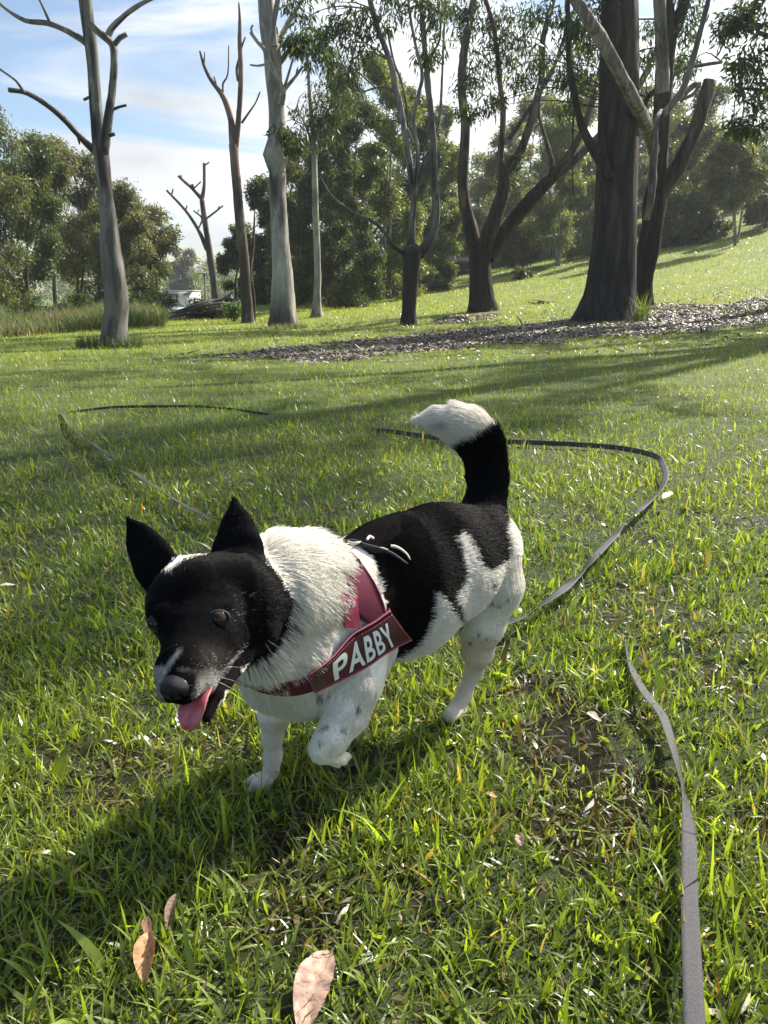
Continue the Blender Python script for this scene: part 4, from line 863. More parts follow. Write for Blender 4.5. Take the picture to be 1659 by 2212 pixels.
tree('gum_tree', 'black-footed gum behind the huge trunk with pale upper stems and a sawn-off right limb', (1390, 657), 17.0,
     [[(1388, 662, 46), (1386, 630, 40), (1390, 590, 42), (1400, 540, 46), (1408, 490, 44), (1414, 440, 46), (1420, 400, 38), (1424, 340, 34), (1428, 280, 34), (1432, 220, 34), (1436, 160, 36), (1440, 100, 34), (1440, 40, 30), (1438, -40, 26), (1440, -150, 20)],
      [(1424, 420, 36), (1448, 385, 32), (1470, 350, 30), (1488, 310, 28), (1504, 275, 28), (1520, 225, 27), (1534, 174, 27)],
      [(1412, 330, 22, -.6), (1404, 292, 24, -1), (1388, 255, 24, -2), (1368, 215, 22, -3), (1345, 170, 20, -3.4), (1318, 120, 20, -3.6), (1290, 70, 20, -3.8), (1262, 28, 18, -4), (1238, -10, 18, -4), (1200, -80, 14, -4)],
      [(1396, 475, 12, -1.2), (1406, 430, 14, -1.3), (1410, 380, 15, -1.3), (1412, 330, 14, -1.3), (1414, 285, 13, -1.3), (1420, 255, 10, -1.2), (1428, 240, 8, -.9)],
      [(1428, 250, 14, -.9), (1452, 225, 13, -.9), (1476, 190, 12, -.9), (1496, 130, 12, -.9), (1512, 70, 10, -.9), (1530, 0, 9, -.9), (1545, -80, 7, -.9)], [(1440, 170, 8), (1480, 148, 8), (1520, 140, 7), (1560, 134, 6)], [(1432, 200, 26, -.6), (1430, 120, 24, -.7), (1426, 40, 22, -.8), (1424, -40, 20, -.8)],
      [(1448, 80, 26), (1466, 40, 24), (1480, 0, 22), (1500, -70, 18)], [(1458, 218, 12, -.6), (1480, 200, 12, -.4), (1500, 184, 12, -.3), (1513, 182, 11, -.3)], [(1510, 186, 7), (1496, 205, 7), (1478, 212, 8), (1470, 218, 9)],
      [(1392, 292, 8), (1384, 250, 6), (1398, 230, 4)], [(1425, 190, 12, .3), (1400, 210, 10, .5), (1380, 250, 8, .6)]],
     M['bark'], barkf(DARK*.6, BROWN*1.1, 1.6, 4.0, DARK*1.6, .36), group='large gum trees', rough=.09, flare=.3, nsec=18, lcol={**{i: barkf(PALE*.62, PALE*.75, 0, 1, GREY, .35) for i in (2, 3, 4, 5, 6, 8, 9)}, 1: barkf(BROWN, GREY*1.2, 3.2, 4.4, DARK*2, .35)},
     blobs=[(1120, 170, 34, 1), (1070, 215, 28, .5), (1225, 230, 26, 1), (1260, 180, 34, 1.5), (1160, 130, 36, 1), (1010, 240, 20, .5), (1395, 220, 28, 2), (1480, 130, 30, 1.5), (1420, 60, 34, 1), (1480, 60, 34), (1460, 150, 24, 1), (1400, 130, 26, 1.5), (1500, 10, 40), (1440, -100, 90), (1540, -140, 100), (1460, -260, 110), (1300, -100, 90, -4)], per=11, npl=22, spread=.26, **LF)
tree('gum_tree', 'leafy dark gum leaning in from the right edge with hanging foliage', (1830, 680), 15.5,
     [[(1830, 700, 60), (1820, 560, 52), (1800, 420, 44), (1770, 280, 36), (1740, 120, 28), (1700, -20, 20), (1660, -160, 14)], [(1790, 330, 22), (1720, 240, 16), (1660, 200, 9), (1600, 190, 5)], [(1750, 160, 18), (1680, 90, 12), (1610, 60, 6)]],
     M['bark'], barkf(BROWN, GREY, 1, 4, None), group='large gum trees',
     blobs=[(1600, 60, 44), (1640, 110, 50), (1600, 150, 30), (1620, 200, 44), (1655, 260, 44), (1600, 270, 26), (1650, 20, 50), (1585, 50, 26), (1700, 200, 60), (1720, 60, 70), (1660, -80, 90), (1760, -60, 90), (1700, -220, 110)], per=13, npl=26, spread=.26, L=.16, Wd=.04, tone=(.04, .062, .026), droop=.7)
# leafy trees standing further off
KIND = dict(d=('', (.062, .085, .038)), o=('', (.092, .105, .056)), l=('', (.125, .15, .050)), g=('', (.115, .122, .085)))  # tones lightened so the leaf colour carries some of the distance haze
def bgtree(px, y, top, hw, kind, n, label, low=None, dens=1.0, trunks=1, seed=0, cat='tree', name='bush_tree', group='trees along the far side'):
    r = np.random.default_rng(abs(seed+int(px))); base = at(px, 700, y); gz = float(Z(base[0], base[1])); B = np.array([base[0], base[1], gz])
    ppm = FPX/((B-CAM)@FW); pyb = float(proj(B)[1]); H = (pyb-top)
    low = low if low is not None else pyb - H*.22
    bl = []; nb = 26
    for k in range(nb):
        f = (k+.5)/nb; yy = low + (top-low)*f; wdt = hw*math.sin(math.pi*min(.86, .25+f*.66))**.6
        rr = hw*r.uniform(.20, .36); bl.append((px + r.uniform(-1.15, 1.15)*max(0, wdt-rr*.5), yy+rr*.6, rr, r.uniform(-.8, .8)*hw/ppm*.7))
    lim = []
    for k in range(trunks):
        o = (k-(trunks-1)/2)*hw*.16; wv = max(6, hw*.13)/(1+.35*(trunks-1)); lim.append([(px+(o*.3 if k else 0), pyb, wv*1.15), (px+o+r.uniform(-5, 5), pyb-H*.28, wv*.8), (px+o*2+r.uniform(-hw, hw)*.15, pyb-H*.52, wv*.55), (px+o*2.6+r.uniform(-hw, hw)*.2, pyb-H*.8, wv*.22)])
        for q in range(2): s = r.choice([-1, 1]); lim.append([(px+o+r.uniform(-2, 2), pyb-H*(.3+.12*q), wv*.5), (px+o+s*hw*.35, pyb-H*(.45+.12*q), wv*.3), (px+o+s*hw*.6, pyb-H*(.6+.12*q), wv*.12)])
    pxL = 4.0/ppm*2.16
    tone = KIND[kind][1]; per = max(8, int((2.3 if px < 330 else 3.0)*n*dens/nb/24))
    tree(name, label, (px, pyb), y, lim, M['bark'], barkf(BROWN*1.1 if kind in 'do' else GREY, GREY if kind in 'do' else PALE*.8, .5, 3, None), cat, group, bl, per, 24, hw*(.32 if px < 330 else .25)/ppm, pxL, pxL*.30, .55, tone, .08, .4, 8)
BG = [ # left wood
 (-30, 21, 225, 85, 'o', 9000, 'olive gum at the left edge, the tallest of the left wood', 640), (62, 24, 285, 62, 'd', 8000, 'dense dark gum second from the left edge', 640), (120, 26, 300, 60, 'g', 7000, 'thin grey gum with a dark forked trunk left of the nearest dead tree', 560),
 (172, 30, 330, 52, 'o', 6500, 'olive gum just left of the nearest dead trunk', 590), (262, 27, 395, 58, 'g', 6500, 'rounded grey gum just right of the nearest dead trunk', 590), (322, 30, 440, 56, 'g', 6000, 'spreading thin gum at the right end of the left wood', 590), (20, 30, 330, 70, 'd', 7000, 'dark bushy tree behind the left edge of the wood', 650),
 (215, 36, 420, 50, 'd', 5000, 'dark bushy tree behind the nearest dead trunk', 660), (300, 38, 540, 40, 'd', 4000, 'low dark bushy tree filling the end of the left wood', 665),
 # gap
 (392, 108, 535, 34, 'g', 2500, 'lone feathery gum standing above the white house', 640),
 # centre wood
 (512, 40, 480, 34, 'd', 4000, 'dark tree left of the thick pale trunk, seen past the twin-forked dead tree', 660), (575, 33, 372, 52, 'd', 7500, 'dark tree directly behind the thick pale trunk', 665), (645, 30, 300, 56, 'o', 8000, 'olive tree between the thick pale trunk and the slim one', 665),
 (712, 29, 235, 66, 'd', 9500, 'dense dark tree right of the slim pale trunk', 660), (770, 27, 200, 62, 'd', 9500, 'dense tree with hanging leaves in the middle of the centre wood', 655), (840, 31, 112, 70, 'l', 11000, 'tallest tree of the centre wood with a rounded sunlit top', 640), (905, 34, 240, 62, 'd', 8000, 'dense dark tree behind the knotted gum', 630),
 (965, 36, 305, 50, 'l', 7500, 'bright green bushy tree between the knotted gum and the three-limbed gum', 600), (800, 38, 330, 90, 'd', 8000, 'broad dark tree low in the centre wood', 660), (680, 40, 400, 80, 'd', 7000, 'broad dark tree low behind the slim trunk', 665), (950, 52, 225, 34, 'o', 3000, 'far dark gum top showing beside the three-limbed gum', 420),
 # right of the centre
 (1010, 46, 470, 44, 'l', 4500, 'low bright leafy tree in the fork of the three-limbed gum', 610), (1110, 42, 260, 54, 'g', 3600, 'thin leafy tree behind the three-limbed gum', 480), (1205, 38, 215, 66, 'l', 7000, 'yellow-green multi-stemmed tree between the three-limbed gum and the huge trunk', 520), (1130, 39, 470, 46, 'o', 4000, 'small olive tree in front of the teal fence', 560),
 (1275, 41, 380, 52, 'l', 4000, 'leafy tree half hidden by the left side of the huge trunk', 540), (1060, 50, 330, 60, 'g', 4200, 'far thin grey-green tree showing in the fork of the three-limbed gum', 540), (1160, 48, 200, 60, 'g', 4600, 'tall airy gum rising far behind the right limb of the three-limbed gum', 470), (1260, 50, 170, 60, 'g', 4600, 'tall airy gum just left of the huge trunk, far back', 450), (1425, 50, 180, 60, 'g', 4600, 'tall airy gum far back between the two right trunks', 450), (610, 38, 330, 60, 'd', 7000, 'dark tree filling the gap right of the thick pale trunk', 660), (745, 34, 150, 50, 'o', 7000, 'tall olive gum rising out of the centre wood', 500), (900, 36, 185, 50, 'o', 6500, 'olive gum behind the upper stems of the knotted gum', 560),
 (1395, 46, 330, 46, 'g', 3600, 'thin tree seen between the two right trunks', 520), (1455, 40, 240, 50, 'o', 5500, 'olive tree right of the sawn-off limb', 520), (1510, 37, 250, 62, 'o', 7000, 'rounded olive tree on the hill crest', 500),
 (1470, 38, 400, 60, 'd', 5500, 'low dark bushy tree on the hill crest beside the black-footed gum', 545), (1590, 32.3, 285, 62, 'g', 6500, 'pale thin-stemmed tree on the hill beside the right fence', 430), (1655, 36, 330, 50, 'o', 5000, 'olive tree at the right edge above the fence', 470), (1540, 45, 180, 60, 'd', 6000, 'tall dark tree rising behind the hill crest', 480)]
for i, b in enumerate(BG):
    bgtree(*b[:7], low=b[7], seed=i*11, trunks=3 if 'stem' in b[6] else (2 if i % 3 == 0 else 1))
# trees beside the photographer whose shadows reach the lawn
for (x, y, s, lab) in ((8.2, 12.4, 1.0, 'middle of the three gum trees on the slope right of the picture'), (13.5, 16.5, 1.1, 'farthest of the three gum trees on the slope right of the picture'), (16.5, 10.0, .8, 'nearest and smallest of the three gum trees on the slope right of the picture')):
    B = np.array([x, y, float(Z(x, y))]); root = empty('gum_tree', B, lab, 'tree', 'gum trees to the right of the picture')
    mb = MB(); mb.tube(np.array([B-[0, 0, .1], B+[.2, 0, 3*s], B+[0, .3, 7*s], B+[.4, 0, 12*s]]), [.32, .25, .2, .08], 12, barkf(DARK, GREY, 1, 4), flare=.4, sub=.3)
    mb.tube(np.array([B+[0, 0, 3.5*s], B+[-1.4, .6, 6*s], B+[-2.2, 1, 9*s]]), [.16, .12, .05], 8, barkf(DARK, GREY, 1, 4), sub=.3); mb.build('trunk', M['bark'], root)
    bl = [(B+np.array([rng.uniform(-2.6, 2.6), rng.uniform(-2.6, 2.6), rng.uniform(5.5, 13)*s]), rng.uniform(.7, 1.2)) for _ in range(12)]
    leaf_mesh(clusters(bl, 14), 40, .42, .22, .055, .8, (.05, .07, .03), root)
# understorey, reeds, piles
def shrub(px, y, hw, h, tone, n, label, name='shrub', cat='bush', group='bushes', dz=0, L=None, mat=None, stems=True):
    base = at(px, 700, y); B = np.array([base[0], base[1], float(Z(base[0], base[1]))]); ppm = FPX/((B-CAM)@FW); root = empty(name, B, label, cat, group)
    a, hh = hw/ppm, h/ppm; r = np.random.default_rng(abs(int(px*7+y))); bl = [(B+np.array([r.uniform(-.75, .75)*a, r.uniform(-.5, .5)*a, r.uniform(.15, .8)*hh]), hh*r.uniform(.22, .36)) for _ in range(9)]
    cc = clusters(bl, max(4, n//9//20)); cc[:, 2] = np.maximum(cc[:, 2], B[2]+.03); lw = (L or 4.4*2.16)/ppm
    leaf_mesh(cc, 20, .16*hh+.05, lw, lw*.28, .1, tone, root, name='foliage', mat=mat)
    mb = MB()
    for k in range(6): t = cc[r.integers(len(cc))]; mb.tube(np.array([B+[r.uniform(-.2, .2)*a, 0, -.03], (B+t)/2+[0, 0, .1*hh], t]), [.03, .02, .008], 5, barkf(BROWN, GREY, 0, 2), sub=.3)
    mb.build('stems', M['bark'], root)
for b in [(40, 19, 70, 60, (.05, .07, .025), 1500, 'leafy bush at the left edge behind the reeds'), (115, 20, 60, 55, (.06, .075, .03), 1300, 'bush behind the reeds under the dark forked trunk'), (185, 21, 50, 60, (.04, .06, .022), 1300, 'bush behind the reeds just left of the nearest dead trunk'), (300, 24, 50, 60, (.03, .045, .018), 1500, 'dark bush behind the reeds right of the nearest dead trunk'),
          (345, 27, 34, 60, (.03, .05, .02), 1100, 'dark bush at the left end of the fallen branches'), (462, 22.5, 52, 46, (.045, .05, .03), 1800, 'dull dark bush of cut branches beside the twin-forked dead tree'), (425, 24, 24, 26, (.06, .085, .028), 600, 'small green bush under the fallen branches'), (508, 20.5, 18, 40, (.07, .12, .03), 600, 'bright green weed bush at the foot of the twin-forked dead tree'),
          (765, 27, 44, 20, (.07, .11, .025), 900, 'low spreading green bush in the shade of the centre wood'), (735, 26.5, 16, 52, (.10, .12, .035), 260, 'slender yellow-green sapling before the centre wood'), (1125, 34.5, 22, 20, (.05, .07, .03), 600, 'rounded bush on the slope before the teal fence'), (950, 33, 14, 10, (.04, .06, .02), 260, 'tiny dark bush on the slope behind the knotted gum'),
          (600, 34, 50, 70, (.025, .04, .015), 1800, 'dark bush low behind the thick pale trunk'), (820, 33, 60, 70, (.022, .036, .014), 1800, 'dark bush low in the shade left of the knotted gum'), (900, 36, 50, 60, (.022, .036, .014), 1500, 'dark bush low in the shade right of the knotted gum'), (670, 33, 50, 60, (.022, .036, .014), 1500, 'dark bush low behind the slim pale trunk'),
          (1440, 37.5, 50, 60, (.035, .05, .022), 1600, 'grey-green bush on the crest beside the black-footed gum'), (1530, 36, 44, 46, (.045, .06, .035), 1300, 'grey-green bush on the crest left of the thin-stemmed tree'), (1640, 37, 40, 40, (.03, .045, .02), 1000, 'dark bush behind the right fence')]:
    shrub(*b)
# far-off wood that closes the horizon
def far_wood():
    n = 3400; a = rng.uniform(-.75, .8, n); y = np.where(a < .04, rng.uniform(112, 150, n), rng.uniform(62, 95, n)); x = a*y; z = Z(x, y) + rng.uniform(0, 1, n)**1.2*(4.5+3*vnoise(x, y*0, .12, 4))*np.where(a < .04, 1.25, 1)
    o = leaf_mesh(np.stack([x, y, z], -1), 44, 1.2, .45, .16, .1, (.075, .10, .05), None, name='distant_woodland'); tag(o, 'mass of distant trees along the horizon', 'woodland', kind='stuff')
far_wood()
def reeds():
    n = 30000; px = rng.uniform(-260, 372, n); u = rng.uniform(0, 1, n)
    y = 13.6 + np.clip((px+40)/400, 0, 1)*4.4 + u*(7.2-np.clip(px/400, 0, 1)*2) ; x = np.array([(p-W0/2)/FPX*.99 for p in px])*y*1.02
    k = (x > -12) ; x, y = x[k], y[k]; d = (x-(-4.1))**2+(y-11.6)**2; m = d > 1.4**2; x, y = x[m], y[m]; n = len(x)
    cl = fbm(x, y, .7, 61); tall = np.clip((y-13.6-np.clip((x+7)/7, 0, 1)*3.6)/2.2, .12, 1)
    L = (.16+.42*rng.uniform(.35, 1.15, n)*tall*(.25+1.3*cl))*.85; Wd = rng.uniform(.010, .024, n)
    g = rng.uniform(0, 1, (n, 1)); mixk = (fbm(x, y, .8, 71)*1.8-.4)[:, None]; mixk = np.clip(mixk, 0, 1)
    col = (np.array([.13, .19, .045])*(1-mixk)+np.array([.22, .18, .10])*mixk)*(.5+.9*g)
    V, Q, T, C = blades(x, y, L, Wd, 3, col, .42); o = mesh('reeds', V, [Q, T], M['straw'], smooth=False, col=C); tag(o, 'tall green and brown reeds and weeds before the left wood', 'reeds', kind='stuff')
reeds()
def tuft(cx, cy, rad, n, L, W_, col, label, name='grass_tuft', lean=.45):
    a = rng.uniform(0, 2*np.pi, n); r = rad*np.sqrt(rng.uniform(0, 1, n)); x = cx+r*np.cos(a); y = cy+r*np.sin(a)
    V, Q, T, C = blades(x, y, L*rng.uniform(.4, 1.1, n), np.full(n, W_), 4, np.array(col)*rng.uniform(.6, 1.4, (n, 1)), lean)
    B = np.array([cx, cy, float(Z(cx, cy))]); o = mesh(name, V, [Q, T], M['straw'], smooth=False, col=C)
    tag(o, label, 'plant'); return o
tuft(-4.08, 11.62, .48, 700, .26, .010, (.07, .11, .025), 'tuft of long grass round the foot of the nearest dead tree')
q = at(1385, 680, 14.3); tuft(q[0], q[1], .13, 46, .62, .024, (.22, .28, .05), 'upright pale green spear-leaved plant between the two right trunks', 'spear_plant', .2)
q = at(618, 704, 17.1); tuft(q[0], q[1]-.2, .5, 500, .16, .010, (.20, .20, .08), 'dry grass tuft round the foot of the thick pale gum')
def sticks(name, label, cat, segs, y, mat, colf, group=None):
    c = segs[0][0]; B = at(c[0], c[1], y); B[2] = float(Z(B[0], B[1])); ppm = FPX/((B-CAM)@FW); root = empty(name, B, label, cat, group)
    for s in segs:
        mb = MB(); p = []; r_ = []
        for q in s: w = at(q[0], q[1], y+(q[3] if len(q) > 3 else 0)); w[2] = max(w[2], float(Z(w[0], w[1]))+.01); p.append(w); r_.append(q[2]/ppm/2)
        mb.tube(p, r_, 7, colf, rough=.15, sub=.15, seed=int(s[0][0])); mb.build('branch', mat, root)
    return root
rs = np.random.default_rng(5); segs = []
for k in range(26):
    x0 = rs.uniform(350, 430); y0 = 697-rs.uniform(0, 22)-(x0-350)*.12; x1 = x0+rs.uniform(50, 120); y1 = y0-rs.uniform(4, 34)*((x1-x0)/90); w = rs.uniform(2, 6)
    segs.append([(x0, y0, w, rs.uniform(-1, 1)), ((x0+x1)/2, (y0+y1)/2-rs.uniform(-3, 6), w*.8, rs.uniform(-1, 1)), (x1, y1, w*.35, rs.uniform(-1, 1))])
segs += [[(351, 697, 9), (380, 684, 8), (420, 672, 7), (462, 655, 5), (500, 634, 4), (506, 628, 2)], [(366, 694, 6, -.6), (376, 698, 4, -.6), (384, 700, 3, -.6)]]
sticks('fallen_branches', 'heap of fallen grey branches lying before the small distant dead tree', 'branches', segs, 22.8, M['pale_bark'], barkf(GREY*.7, GREY, 0, 1, DARK*1.6, .4))
sticks('fallen_stick', 'curved pale stick propped up on the bark litter', 'stick', [[(1112, 729, 7), (1128, 722, 7), (1131, 708, 6), (1124, 692, 5), (1116, 683, 3)]], 13.2, M['pale_bark'], lambda V, s, t: np.tile([.5, .42, .28], (len(V), 1)))
segs = []
for k in range(40):
    x0 = 1170+rs.normal(0, 12); y0 = 664-rs.uniform(0, 12); a = rs.uniform(0, 3.14); l = rs.uniform(8, 20); segs.append([(x0-l*math.cos(a), min(668, y0+l*.3*math.sin(a)), 1.4), (x0, y0-2, 1.8, rs.uniform(-.3, .3)), (x0+l*math.cos(a), min(668, y0-l*.45*math.sin(a)), .8)])
sticks('twig_heap', 'small heap of brown twigs on the sunny grass left of the huge trunk', 'twigs', segs, 21, M['pale_bark'], lambda V, s, t: np.tile([.20, .13, .085], (len(V), 1)))
for (pts, lab) in ((([(1160, 720, 4), (1190, 715, 5), (1225, 706, 3)]), 'pale strip of bark lying flat on the litter left of the huge trunk'), (([(1290, 722, 5), (1330, 715, 5), (1380, 708, 4)]), 'long strip of bark below the huge trunk'), (([(1395, 716, 5), (1440, 706, 6), (1500, 694, 4)]), 'pale bark strip at the foot of the black-footed gum'), (([(760, 757, 4), (800, 750, 5), (850, 744, 3)]), 'bark strip at the left of the litter')):
    sticks('bark_strip', lab, 'bark', [pts], float(G(pts[1][0], pts[1][1])[1]), M['pale_bark'], lambda V, s, t: np.tile([.38, .33, .27], (len(V), 1)), 'bark strips on the litter')
def litter():
    n = 230000; bx = np.array(wMULCH); x = rng.uniform(bx[:, 0].min()-.5, bx[:, 0].max(), n); y = rng.uniform(bx[:, 1].min()-.5, bx[:, 1].max()+.5, n)
    k = (mulch_shadow_mask(x, y) > 0) | ((rng.uniform(0, 1, n) < .03)); x, y = x[k], y[k]; n = len(x); z = Z(x, y)+rng.uniform(.0, .022, n)  # chips also fill the patch that stands for the tree's shadow
    a = rng.uniform(0, np.pi, n); d = np.stack([np.cos(a), np.sin(a), rng.normal(0, .25, n)], -1); w = np.stack([-np.sin(a), np.cos(a), rng.normal(0, .5, n)], -1)
    L = rng.gamma(2, .017, n)[:, None]; W_ = rng.uniform(.004, .011, n)[:, None]; p = np.stack([x, y, z], -1)
    q = np.stack([p-d*L-w*W_, p+d*L-w*W_*.6, p+d*L*1.05+w*W_*.5, p-d*L+w*W_], 1).reshape(-1, 3); g = rng.uniform(0, 1, n)[:, None]
    c = np.where(g < .55, np.array([.12, .088, .065])*(.5+g), np.where(g < .92, np.array([.24, .185, .145])*(.4+g), np.array([.45, .41, .36])*g))
    o = mesh('bark_litter', q, np.arange(4*n).reshape(-1, 4), M['chips'], smooth=False, col=np.repeat(c, 4, 0)); tag(o, 'wet dark bark chips and leaf litter under the gum trees', 'litter', kind='stuff')
litter()
def near_litter():
    n = 9000; a = rng.uniform(-R(36), R(36), n); d = np.exp(rng.uniform(math.log(.55), math.log(9), n)); x = d*np.sin(a); y = d*np.cos(a)
    k = (mud_mask(x, y) > .3) | (rng.uniform(0, 1, n) < .35); x, y, d = x[k], y[k], d[k]; n = len(x); p = np.stack([x, y, Z(x, y)+rng.uniform(.004, .03, n)], -1)
    a = rng.uniform(0, 2*np.pi, n); dv = np.stack([np.cos(a), np.sin(a), rng.normal(0, .4, n)], -1); w = np.stack([-np.sin(a), np.cos(a), rng.normal(0, .6, n)], -1)
    L = np.clip(rng.gamma(2.2, .0022, n), 0, .0085)[:, None]*(1+.2*d[:, None]); W_ = L*rng.uniform(.08, .25, (n, 1)); q = np.stack([p-dv*L, p-w*W_, p+dv*L, p+w*W_], 1).reshape(-1, 3); g = rng.uniform(0, 1, (n, 1))
    c = np.where(g < .5, np.array([.045, .032, .022])*(.5+g), np.where(g < .95, np.array([.15, .105, .065])*(.4+g), np.array([.36, .31, .24])*g))
    o = mesh('leaf_crumbs', q, np.arange(4*n).reshape(-1, 4), M['chips'], smooth=False, col=np.repeat(c, 4, 0)); tag(o, 'small scraps of dead leaf and bark scattered through the grass', 'litter', kind='stuff')
near_litter()

# ------------------------------------------------------------------ houses and fences
M['white_wall'] = material('white_wall', .6, color=(.62, .62, .61), noise=(3, .85, 1.05, 1)); M['roof'] = material('metal_roof', .6, color=(.35, .36, .38)); M['glass'] = material('window_glass', .1, color=(.03, .045, .06), spec=.8)
M['dark_roof'] = material('dark_roof', .7, color=(.05, .045, .042)); M['roof2'] = material('old_metal_roof', .7, color=(.14, .13, .12)); M['teal'] = material('teal_fence', .6, color=(.025, .13, .12), noise=(3, .7, 1.2, 1)); M['wood'] = material('weathered_wood', .8, color=(.10, .085, .07), noise=(6, .6, 1.3, .3)); M['pole'] = material('green_pole', .5, color=(.06, .16, .12)); M['brickw'] = material('brick_wall', .8, color=(.16, .10, .075)); M['asphalt'] = material('road_surface', .8, color=(.12, .12, .12))
def part(name, boxes, mat, root, rz=0):
    mb = MB()
    for c, s in boxes: mb.box(c, s, rz)
    return mb.build(name, mat, root, smooth=False)
def house_white():
    y = 92.; b = at(391, 700, y); gz = float(Z(b[0], b[1])); root = empty('house', (b[0], y, gz), 'white flat-roofed house far off behind the fallen branches', 'house'); ppm = FPX/y*.99
    w, h = 56/ppm, 32/ppm; x = b[0]; zb = at(391, 660, y)[2]; zt = at(391, 630, y)[2]; h = zt-zb
    part('wall', [((x, y+2, (gz-.3+zt)/2), (w, 4, zt-gz+.3))], M['white_wall'], root)
    part('roof', [((x, y+1.8, zt+.10), (w+.16, 4.6, .14))], M['roof'], root)
    for cx, cw, cz, ch in ((-.24*w, .44*w, .76, .20), (.30*w, .22*w, .80, .12), (-.38*w, .14*w, .36, .3)):
        win = part('window', [((x+cx, y-.02, zb+h*cz), (cw, .08, h*ch))], M['glass'], root)
    part('lower_terrace', [((x-.1*w, y-1.2, (gz-.2+zb-.2)/2), (w*.9, 2.0, zb-.2-gz+.2))], M['white_wall'], root)
house_white()
def house_dark():
    y = 43.; x = at(990, 600, y)[0]; gz = float(Z(x, y)); root = empty('house', (x, y, gz), 'low dark house half hidden between the knotted gum and the three-limbed gum', 'house')
    zt = at(990, 566, y)[2]; part('wall', [((x, y+2, (gz-.2+zt)/2), (1.5, 3, zt-gz+.2))], M['brickw'], root); mb = MB(); x0, x1 = x-1.6, x+1.0
    mb.add([(x0, y+.2, zt-.03), (x1, y+.2, zt-.03), (x1, y+4, zt-.03), (x0, y+4, zt-.03), (x0+.5, y+2, zt+.35), (x1-.3, y+2, zt+.35)], [(0, 1, 5, 4), (2, 3, 4, 5), (0, 3, 2, 1)]); mb.F.setdefault(3, []).append(np.array([(0, 4, 3), (1, 2, 5)])); mb.build('roof', M['roof2'], root, smooth=False)
    part('window', [((x+.3, y+.46, zt-.4), (.5, .06, .3))], M['glass'], root)
house_dark()
def fence(px0, px1, y0, y1, h, mat, label, post_mat, slat=.14, gap=.012, rail=False):
    a = at(px0, 600, y0); b = at(px1, 600, y1); L = math.hypot(b[0]-a[0], b[1]-a[1]); ux, uy = (b[0]-a[0])/L, (b[1]-a[1])/L; rz = math.atan2(uy, ux); n = max(2, int(L/2.4)); root = empty('fence', (a[0], a[1], float(Z(a[0], a[1]))), label, 'fence')
    for k in range(n):
        mb = MB(); s0 = L*k/n; s1 = L*(k+1)/n; m = int((s1-s0)/slat)
        for i in range(m):
            s = s0+(i+.5)*(s1-s0)/m; x, y = a[0]+ux*s, a[1]+uy*s; z = float(Z(x, y)); mb.box((x, y, z+h/2), ((s1-s0)/m-gap, .03+.012*(i % 2), h), rz)
        mb.build('panel', mat, root, smooth=False)
    for k in range(n+1):
        s = L*k/n; x, y = a[0]+ux*s, a[1]+uy*s; z = float(Z(x, y)); part('post', [((x, y, z+h/2+.04), (.10, .10, h+.1))], post_mat, root, rz)
fence(1050, 1345, 45, 42, 1.15, M['teal'], 'teal metal fence along the top of the slope between the two dark trunks', M['teal'])
fence(1600, 1800, 39, 36, .55, M['wood'], 'low weathered wooden fence at the right edge on the hill', M['wood'])
def pole(px, top, y, label, mat, w=.12):
    b = at(px, 640, y); B = np.array([b[0], y, float(Z(b[0], y))]); zt = at(px, top, y)[2]; mb = MB(); mb.tube(np.array([B, [B[0], y, zt]]), [w, w*.7], 8, (1, 1, 1), sub=.5); mb.box((B[0], y-.02, zt-.3), (1.2, .08, .08)); o = mb.build('street_pole', mat); tag(o, label, 'pole')
pole(487, 587, 80, 'green utility pole beside the small distant dead tree', M['pole'])
root_p = None
def palm(px, y, top):
    b = at(px, 650, y); B = np.array([b[0], y, float(Z(b[0], y))]); zt = at(px, top, y)[2]; root = empty('palm_tree', B, 'slim distant palm left of the small distant dead tree', 'palm'); mb = MB(); mb.tube(np.array([B, [B[0]+.1, y, zt]]), [.16, .1], 7, tuple(PALE*.7), sub=.5); mb.build('trunk', M['pale_bark'], root)
    mb = MB()
    for k in range(14):
        a = k*2.4; d = np.array([math.cos(a), math.sin(a), 0]); w = np.cross(d, [0, 0, 1]); s = np.linspace(0, 1, 5); c = np.array([B[0]+.1, y, zt]) + s[:, None]*d*1.5 + (np.array([0, 0, 1])*(.9*s-1.5*s*s)[:, None])
        V = np.concatenate([c-w*(.16*(1-s)+.02)[:, None], c+w*(.16*(1-s)+.02)[:, None]-[0, 0, .08]]); mb.add(V, [(i, i+1, i+6, i+5) for i in range(4)], (.05, .075, .03))
    mb.build('fronds', M['leaf'], root)
palm(443, 84, 592)
